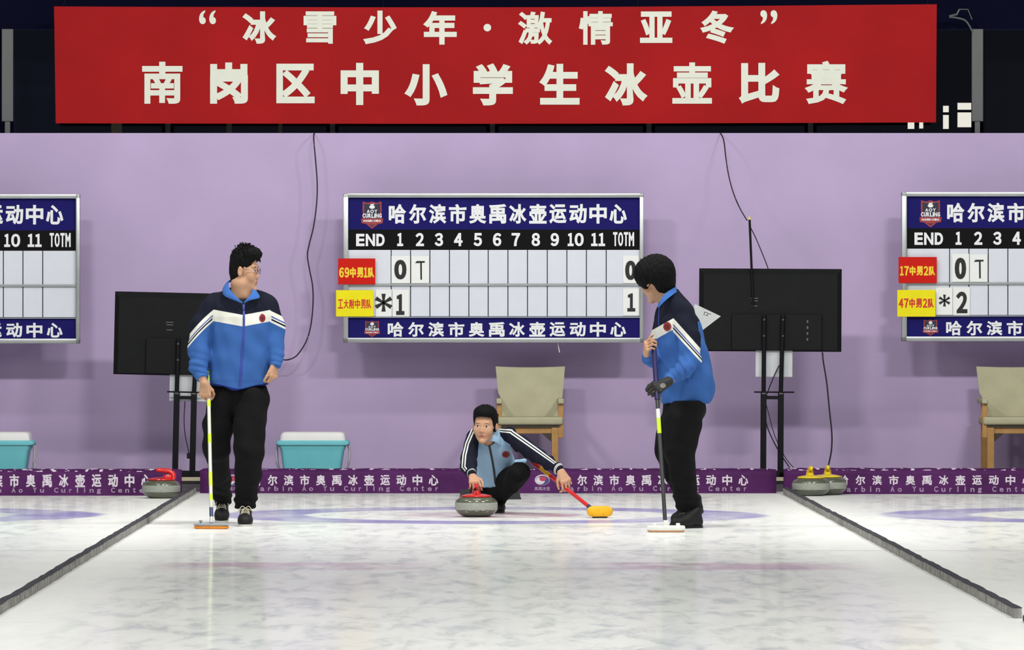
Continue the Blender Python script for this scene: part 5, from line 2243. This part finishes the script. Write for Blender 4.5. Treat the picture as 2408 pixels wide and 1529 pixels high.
    def folds(X, Y, Z):
        o = wsum(X, Y, Z, ((30, 40, 38, 0, .0022), (-44, 24, 30, 1.3, .0022), (80, -50, 40, 2.1, .0013)))
        side = np.clip((np.abs(X - p(1160, 0)[0]) - px(44)) / .03, 0, 1)
        return o + side * .0026 * np.sin(X * 70 - Z * 52 + Y * 20 + 2 * np.sin(X * 23))
    f.disp(folds)
    V, Q = f.net()
    u, v = to_px(V)
    dr, rr = near_chain(V, sl_R)
    dl, rl = near_chain(V, sl_L)
    # raglan sleeve edge: from the collar down to the armpit
    eL = np.interp(v, [1000, 1022, 1037, 1046, 1070, 1100], [1172, 1174, 1186, 1200, 1205, 1212])
    eR = np.interp(v, [1005, 1020, 1040, 1060, 1115], [1134, 1128, 1126, 1124, 1124])
    okL = (dl < .014) & (dl < dr)
    okR = (dr < .014) & (dr <= dl)
    nav = np.maximum(np.where(okL, (u - eL) * S, -.01), np.where(okR, (eR - u) * S, -.01))
    # twin stripes along the top of each sleeve, cuff rings
    def offs(pts, up):
        best = np.full(len(V), 1e9)
        out = np.zeros(len(V))
        for (a, r), (b2, s) in zip(pts[:-1], pts[1:]):
            au, av = to_px(a[None])
            bu, bv = to_px(b2[None])
            d = np.array([bu[0] - au[0], bv[0] - av[0]])
            L = np.linalg.norm(d)
            d /= L
            n = np.array([d[1], -d[0]])
            if n @ np.array(up) < 0:
                n = -n
            t = np.clip(((u - au[0]) * d[0] + (v - av[0]) * d[1]) / L, 0, 1)
            cx, cy = au[0] + t * d[0] * L, av[0] + t * d[1] * L
            dist = np.hypot(u - cx, v - cy)
            q = ((u - cx) * n[0] + (v - cy) * n[1]) / ((r + (s - r) * t) / S)
            m = dist < best
            best = np.where(m, dist, best)
            out = np.where(m, q, out)
        return out
    qL, qR = offs(sl_L, (0.3, -1)), offs(sl_R, (-1, -.1))
    w_ = px(16)
    st = np.full(len(V), -1.0)
    for q_, ok, run, lim in ((qL, okL, rl, None), (qR, okR, rr, None)):
        tot = run.max()
        tw = np.maximum(np.minimum(q_ - .34, .50 - q_), np.minimum(q_ - .66, .82 - q_)) * w_
        tw = np.minimum(tw, (tot - px(15) - run))
        ring = np.maximum(np.minimum(run - (tot - px(3.0)), (tot + px(-.6)) - run), np.minimum(run - (tot - px(7.5)), (tot - px(5.0)) - run))
        st = np.maximum(st, np.where(ok, np.maximum(tw, ring), -1))
    st = np.minimum(st, nav + .002)
    at = {'navy': nav, 'stripe': st, 'dark': np.full(len(V), -1.0)}
    jk = organic('jacket', V, Q, m_jacket2, body, attrs=at)
    tr = tree_of(V, Q)
    ribbon_on(tr, [(1149, 1041), (1153, 1060), (1158, 1085), (1162, 1110), (1165, 1138)], 5.0, Y0, 'zip', m_zipblack, jk)
    bd = disc_on(tr, 1190, 1069, 9.2, 7.6, Y0, 'badge', m_badge, jk, .003)
    disc_on(tr, 1190, 1069, 4.4, 3.8, Y0, 'badge_mark', m_badge2, bd, .0045)
    # stand-up collar
    f = Field(p(1110, 1060, -.15), p(1190, 985, .3), .0032)
    f.add(cap(p(1152, 1038, .048), p(1152, 1014, .085), px(27.5), px(24)), .005)
    f.sub(cap(p(1151.5, 1060, .01), p(1151.5, 990, .115), px(23), px(18.5)), .003)
    Cc, ax_ = p(1152, 1024, .07), nrm(p(1152, 1012, .085) - p(1152, 1036, .045))
    n_ = nrm(ax_ + np.array([.10, .50, 0]))
    f.clip(lambda X, Y, Z: (X - Cc[0]) * n_[0] + (Y - Cc[1]) * n_[1] + (Z - Cc[2]) * n_[2] - px(11))
    V, Q = f.net()
    organic('collar', V, Q, m_lightblue, jk)
    # trousers
    f = Field(p(1090, 1215, -.25), p(1262, 1075, 1.65), .0042)
    chain(f, [(p(1165, 1150, .45), px(30)), (p(1195, 1130, .2), px(28)), (p(1222, 1112, -.02), px(24))], .03)
    chain(f, [(p(1221, 1112, -.02), px(23.5)), (p(1202, 1140, .16), px(20)), (p(1184, 1165, .36), px(14)), (p(1174, 1188, .48), px(9.5))], .02)
    chain(f, [(p(1150, 1155, .45), px(28)), (p(1138, 1176, .85), px(19)), (p(1130, 1186, 1.25), px(14)), (p(1127, 1176, 1.42), px(12))], .03)
    f.add(cap(p(1150, 1150, .45), p(1175, 1150, .48), px(27)), .03)
    f.disp(lambda X, Y, Z: wsum(X, Y, Z, ((40, 40, 30, 0, .003), (-50, 30, 46, 1, .0025))))
    V, Q = f.net()
    organic('trousers', V, Q, m_trousers, body)
    # shoes: slider foot under the knee, trailing foot behind
    toe = P(1173, 1207.5, ground(1207.5)); toe[2] = 0
    shoe(body, toe + np.array([.01, .25, 0]), toe, laces=False, w=.8)
    tt = np.array([p(1120, 0)[0], 42.62, 0.0])
    shoe(body, tt + np.array([.0, .10, .16]), tt + np.array([0, -.06, .01]), laces=False, w=.9)
    return body


# ------------------------------------------------------------------ the standing boy on the right
def person_right():
    Y0 = 38.35
    S = Y0 / F

    def p(u, v, w=0.0):
        return P(u, v, Y0 + w)
    px = lambda n: n * S
    base = np.array([p(1610, 0)[0], 38.35, 0.0])
    H = Head(p(1541, 662, .0), rotm(-141, 14, 0), (.98, .92, 1.0))
    armL = [(p(1604, 748, -.03), px(20)), (p(1620, 800, -.11), px(18)), (p(1622, 856, -.18), px(15)), (p(1592, 880, -.32), px(13)), (p(1567, 900, -.44), px(10))]
    armR = [(p(1562, 735, .12), px(18)), (p(1545, 800, .12), px(16)), (p(1534, 850, -.04), px(14)), (p(1522, 838, -.26), px(11)), (p(1520, 832, -.33), px(9.5))]
    leg1 = [(p(1612, 955, -.05), px(36)), (p(1598, 1060, -.10), px(28)), (p(1618, 1180, .0), px(17)), (p(1620, 1216, .0), px(15))]
    leg2 = [(p(1604, 955, .10), px(34)), (p(1572, 1055, .10), px(24)), (p(1608, 1168, .37), px(12)), (p(1622, 1190, .39), px(9))]
    f = Field(p(1480, 1250, -.68), p(1705, 580, .6), .0036)
    H.into(f)
    f.add(cap(p(1548, 680, .02), p(1570, 706, .03), px(20), px(23)), .02)
    f.add(cap(p(1592, 745, .03), p(1612, 890, .03), px(30), px(36)), .03)
    f.add(cap(p(1577, 735, .09), p(1600, 738, -.02), px(15)), .03)
    f.add(cap(p(1612, 935, .03), p(1612, 950, .03), px(34)), .03)
    for a in (armL, armR, leg1, leg2):
        chain(f, [(q, r * .86) for q, r in a])
    f.add(cap(leg1[-1][0], p(1604, 1230, -.03), px(10), px(8)), .02)
    wl = armL[-1][0]
    lhand = dict(wrist=wl, d=p(1543, 913, -.50) - wl, n=np.array([.15, -.9, .5]), t=(0, 0.1, 1), s=.98,
                 curl=((40, 66, 44), (44, 70, 46), (48, 72, 46), (52, 74, 48)), thumb=((.8, .5, -.3), (.9, .1, -.5), (.8, -.3, -.6)))
    hand(f, **lhand)
    wr = armR[-1][0]
    hand(f, wr, p(1521, 806, -.43) - wr, np.array([-.9, -.45, .1]), (.3, -.6, .5), 1.0,
         curl=((48, 72, 46), (50, 74, 46), (52, 74, 46), (54, 76, 48)), thumb=((.55, .75, -.3), (.7, .5, -.6), (.6, .2, -.8)))
    V, Q = f.net()
    body = organic('person', V, Q, m_skin, None, base, H.attrs(V))
    tag(body, 'person in blue jacket standing on the right, back half turned, holding a white headed broom', 'person')
    # full mop of hair
    f = Field(p(1478, 712, -.22), p(1602, 580, .24), .0027)
    f.add(ell(p(1543, 642, .0), (px(46), .118, px(45))), .01)
    f.add(ell(p(1519, 644, -.01), (px(29), .10, px(31))), .03)
    f.add(ell(p(1562, 668, .03), (px(26), .095, px(28))), .03)
    f.add(cap(p(1505, 655, -.03), p(1517, 678, -.055), px(7), px(2.5)), .012)
    f.add(cap(p(1500, 650, .02), p(1509, 668, .0), px(8), px(3)), .012)
    f.sub(ell(p(1533, 682, -.10), (px(13), .085, px(17)), rotm(0, 0, -25)), .012)
    f.sub(cap(p(1520, 705, -.08), p(1545, 700, -.09), px(13), px(13)), .014)
    rnd = random.Random(4)
    for _ in range(520):
        v3 = nrm([rnd.gauss(0, 1), rnd.gauss(0, 1), rnd.gauss(0, 1)])
        if v3[2] < -.35 or (v3[1] < -.1 and v3[2] < .05):
            continue
        c = p(1541, 643, .0)
        r3 = np.array([px(47), .117, px(45)])
        a = c + v3 * r3 * .90
        b2 = c + v3 * r3 * 1.02 + np.array([rnd.uniform(-1, .6), rnd.uniform(-1, 1), rnd.uniform(-1.3, .4)]) * .012
        f.add(cap(a, b2, .0075, .0014), .003)
    f.disp(lambda X, Y, Z: wsum(X, Y, Z, ((230, 60, 60, 0, .0012), (-120, 200, 90, 1, .0012))))
    V, Q = f.net(1)
    organic('hair', V, Q, m_hair, body)
    # jacket
    sl_L = [(p(1603, 738, -.05), px(26)), (p(1618, 790, -.12), px(27)), (p(1622, 845, -.16), px(26)), (p(1608, 870, -.24), px(20)), (p(1585, 883, -.34), px(16.5)), (p(1572, 892, -.40), px(14))]
    sl_R = [(p(1565, 738, .12), px(22)), (p(1549, 800, .12), px(20)), (p(1536, 848, -.02), px(17)), (p(1526, 843, -.22), px(15)), (p(1523, 837, -.28), px(13.5))]
    f = Field(p(1495, 965, -.5), p(1700, 665, .4), .0038)
    sec = []
    for v, l, r, ry, w in ((962, 1562, 1664, .15, .03), (955, 1558, 1669, .155, .03), (935, 1551, 1678, .16, .03), (905, 1548, 1681, .165, .03), (865, 1546, 1675, .16, .03), (820, 1547, 1664, .155, .03),
                           (780, 1541, 1653, .145, .03), (750, 1538, 1643, .13, .03), (725, 1546, 1632, .115, .03), (706, 1552, 1616, .095, .03), (692, 1556, 1604, .075, .03), (682, 1560, 1594, .055, .03)):
        c = p((l + r) / 2, v, w)
        sec.append((c[2], c[0], c[1], px((r - l) / 2), ry))
    f.add(loft(sec, 2.3), .02)
    chain(f, sl_L, .012)
    chain(f, sl_R, .015)
    f.add(cap(p(1582, 700, .0), p(1603, 730, -.045), px(18), px(23)), .025)
    f.sub(cap(p(1545, 670, .0), p(1566, 700, .0), px(18), px(16)), .006)

    def hem(X, Y, Z):
        u = XV + X / S
        v = YV + (CH - Z) / S
        return (v - (951 + 2.5 * np.sin((u - 1590) / 18))) * S + 0 * Y
    f.clip(hem)

    def folds(X, Y, Z):
        o = wsum(X, Y, Z, ((22, 30, 38, 0, .003), (-34, 28, 27, 1.3, .003), (60, -40, 22, 2.1, .0016)))
        el = np.exp(-(((X - p(1600, 0)[0]) / px(32)) ** 2 + ((Z - p(0, 868)[2]) / px(30)) ** 2)) * np.clip((p(0, 0, -.10)[1] - Y) / .04, 0, 1)
        o = o + el * .0065 * np.sin(X * 120 + Z * 75)
        hm = np.clip((p(0, 925)[2] - Z) / .06, 0, 1)
        return o + hm * .0035 * np.sin(X * 60 + Y * 60) + np.clip((p(0, 942)[2] - Z) / .015, 0, 1) * .004
    f.disp(folds)
    V, Q = f.net()
    u, v = to_px(V)
    dl, _ = near_chain(V, sl_L)
    dr, _ = near_chain(V, sl_R)
    edge = np.interp(v, [700, 745, 780, 860], [1580, 1584, 1582, 1575])
    inL = (dl < .016) & (u > edge)
    inR = (dr < .012) & (u < 1552) & (V[:, 1] > p(0, 0, -.05)[1])
    front = V[:, 1] < p(0, 0, .03)[1]
    yt = 768 - .56 * (u - 1549)                               # chest band
    yb = np.interp(u, [1584, 1640, 1650], [756, 756, 756])      # back yoke edge
    ys = 749 + 1.12 * (u - 1584)                               # sleeve band, slanting back and down
    p_t = (v - yt) / 26.0
    p_s = (v - ys) / (33.0 - .03 * (u - 1584))
    chest = (u < edge + 1) & ~inL
    yy = np.where(inL, ys, np.where(chest, yt, yb))
    pp = np.where(inL, p_s, np.where(chest, p_t, -1.0))
    D = 26 * S
    at = {'navy': (yy - v) * S, 'band': np.minimum(pp, 1 - pp) * D,
          'stripe_blue': np.where(inL, np.minimum(pp - .42, .56 - pp) * D, -1), 'stripe_dark': np.where(inL, np.minimum(pp - .64, .78 - pp) * D, -1),
          'dark': np.full(len(V), -1.0)}
    jk = organic('jacket', V, Q, m_jacket, body, attrs=at)
    tr = tree_of(V, Q)
    ribbon_on(tr, [(1551, 716), (1549, 740), (1549, 766)], 2.2, Y0, 'zip', m_zip, jk)
    bd = disc_on(tr, 1569, 768, 9.3, 10.5, Y0, 'badge', m_badge, jk, .003)
    disc_on(tr, 1569, 768, 4.5, 5.2, Y0, 'badge_mark', m_badge2, bd, .0045)
    # collar standing round the back of the neck
    lo = [(1549, 724, -.10), (1556, 716, -.11), (1566, 706, -.105), (1580, 695, -.08), (1592, 686, -.02), (1592, 684, .05), (1580, 690, .11), (1562, 704, .13), (1550, 716, .11)]
    hi = [(1545, 722, -.10), (1551, 710, -.10), (1558, 698, -.09), (1570, 686, -.065), (1588, 675, -.015), (1586, 673, .045), (1574, 678, .09), (1556, 694, .11), (1546, 710, .10)]
    rows = []
    for a, b2 in zip(catmull([p(*a) for a in lo], 5), catmull([p(*a) for a in hi], 5)):
        rows.append([a, a * .5 + b2 * .5, b2])
    strip_solid(rows, 'collar', m_blue, jk, .003, (0, -.8, .3))
    # paper number pinned on the back
    A, B_, C_, D_ = p(1634, 715, .11), p(1695, 744, .30), p(1653, 776, .30), p(1622, 755, .12)
    rows = []
    for i in range(7):
        row = []
        for k in range(7):
            s_, r_ = k / 6, i / 6
            q_ = (A * (1 - s_) + B_ * s_) * (1 - r_) + (D_ * (1 - s_) + C_ * s_) * r_
            row.append(q_ + np.array([0, -.008 * math.sin(math.pi * s_), 0]))
        rows.append(row)
    pap = strip_solid(rows, 'back_number', m_card, jk, .0008)
    pap['label'] = 'white paper number pinned on the back'
    q = MB()
    for a, c in (((1656, 734), (1662, 735)), ((1657, 735), (1655, 742)), ((1662, 735), (1668, 739)), ((1658, 741), (1664, 742)), ((1664, 738), (1663, 744)), ((1667, 738), (1672, 739)), ((1640, 721), (1644, 726)), ((1645, 722), (1641, 727))):
        q.tube([p(a[0], a[1], .155), p(c[0], c[1], .155)], .0022, 6)
    q.build('number_mark', m_ink, pap)
    # cuffs
    for ch, dd in ((sl_L, p(1567, 899, -.425)), (sl_R, p(1520.5, 831, -.315))):
        a = ch[-1][0]
        ax_ = nrm(dd - a)
        q = MB()
        q.tube([a - ax_ * .01, a + ax_ * .012, a + ax_ * .03, a + ax_ * .034], ch[-1][1] * .97, 20, r2=ch[-1][1] * .84)
        q.build('cuff', m_blue, jk, smooth=60)
    # black glove on the near hand
    f = Field(p(1505, 950, -.68), p(1590, 880, -.3), .003)
    g = dict(lhand)
    g['s'] = 1.10
    hand(f, **g)
    f.add(cap(wl + (wl - p(1543, 913, -.50)) * .15, wl + (p(1543, 913, -.50) - wl) * .3, px(12.5), px(12)), .01)
    V, Q = f.net()
    gv = organic('glove', V, Q, m_glove, body, label='black sports glove')
    tr = tree_of(V, Q)
    disc_on(tr, 1559, 907, 7, 6, Y0, 'glove_patch', m_gloveg, gv, .002)
    q = MB()
    q.tube(catmull([p(1556, 922, -.46), p(1554, 938, -.46), p(1551, 955, -.46), p(1548, 962, -.46)], 5), .008, 8, flat=(1.4, .5))
    q.build('wrist_strap', m_gloveg, gv, smooth=60)
    # trousers
    f = Field(p(1520, 1210, -.35), p(1690, 935, .55), .0045)
    f.add(cap(p(1612, 965, .03), p(1606, 985, .03), px(45), px(44)), .02)
    chain(f, [(p(1616, 960, -.04), px(44)), (p(1604, 1000, -.06), px(43)), (p(1597, 1062, -.09), px(36)), (p(1606, 1120, -.06), px(31)), (p(1617, 1180, .0), px(27)), (p(1619, 1202, .02), px(23))], .025)
    chain(f, [(p(1600, 960, .10), px(42)), (p(1580, 1020, .10), px(35)), (p(1570, 1055, .10), px(30)), (p(1585, 1110, .20), px(24)), (p(1606, 1168, .35), px(20)), (p(1608, 1178, .36), px(19))], .025)
    f.disp(lambda X, Y, Z: wsum(X, Y, Z, ((40, 20, 9, 0, .004), (-30, 44, 16, 1, .003), (14, 10, 52, 2, .0025))) + np.clip((p(0, 1130)[2] - Z) / .15, 0, 1) * .005 * np.sin(Z * 120 + X * 40))
    zt = p(0, 942)[2]
    f.clip(lambda X, Y, Z: Z - zt + 0 * X + 0 * Y)
    V, Q = f.net()
    organic('trousers', V, Q, m_trousers, body)
    hl = P(1648, 1241, 38.28); hl[2] = 0
    to = P(1582, 1243, ground(1243.5)); to[2] = 0
    shoe(body, hl + np.array([0, .08, 0]), to, laces=False, w=1.05)
    h2 = P(1648, 0, 38.75); h2[2] = .085
    t2 = P(1582, 0, 38.52); t2[2] = 0.005
    shoe(body, h2, t2, laces=False)
    return body


m_lightblue = M('light_blue_cloth', (146, 178, 204), 0.85, spec=0.1, bump=0.2, bscale=120)
person_crouching()
person_right()
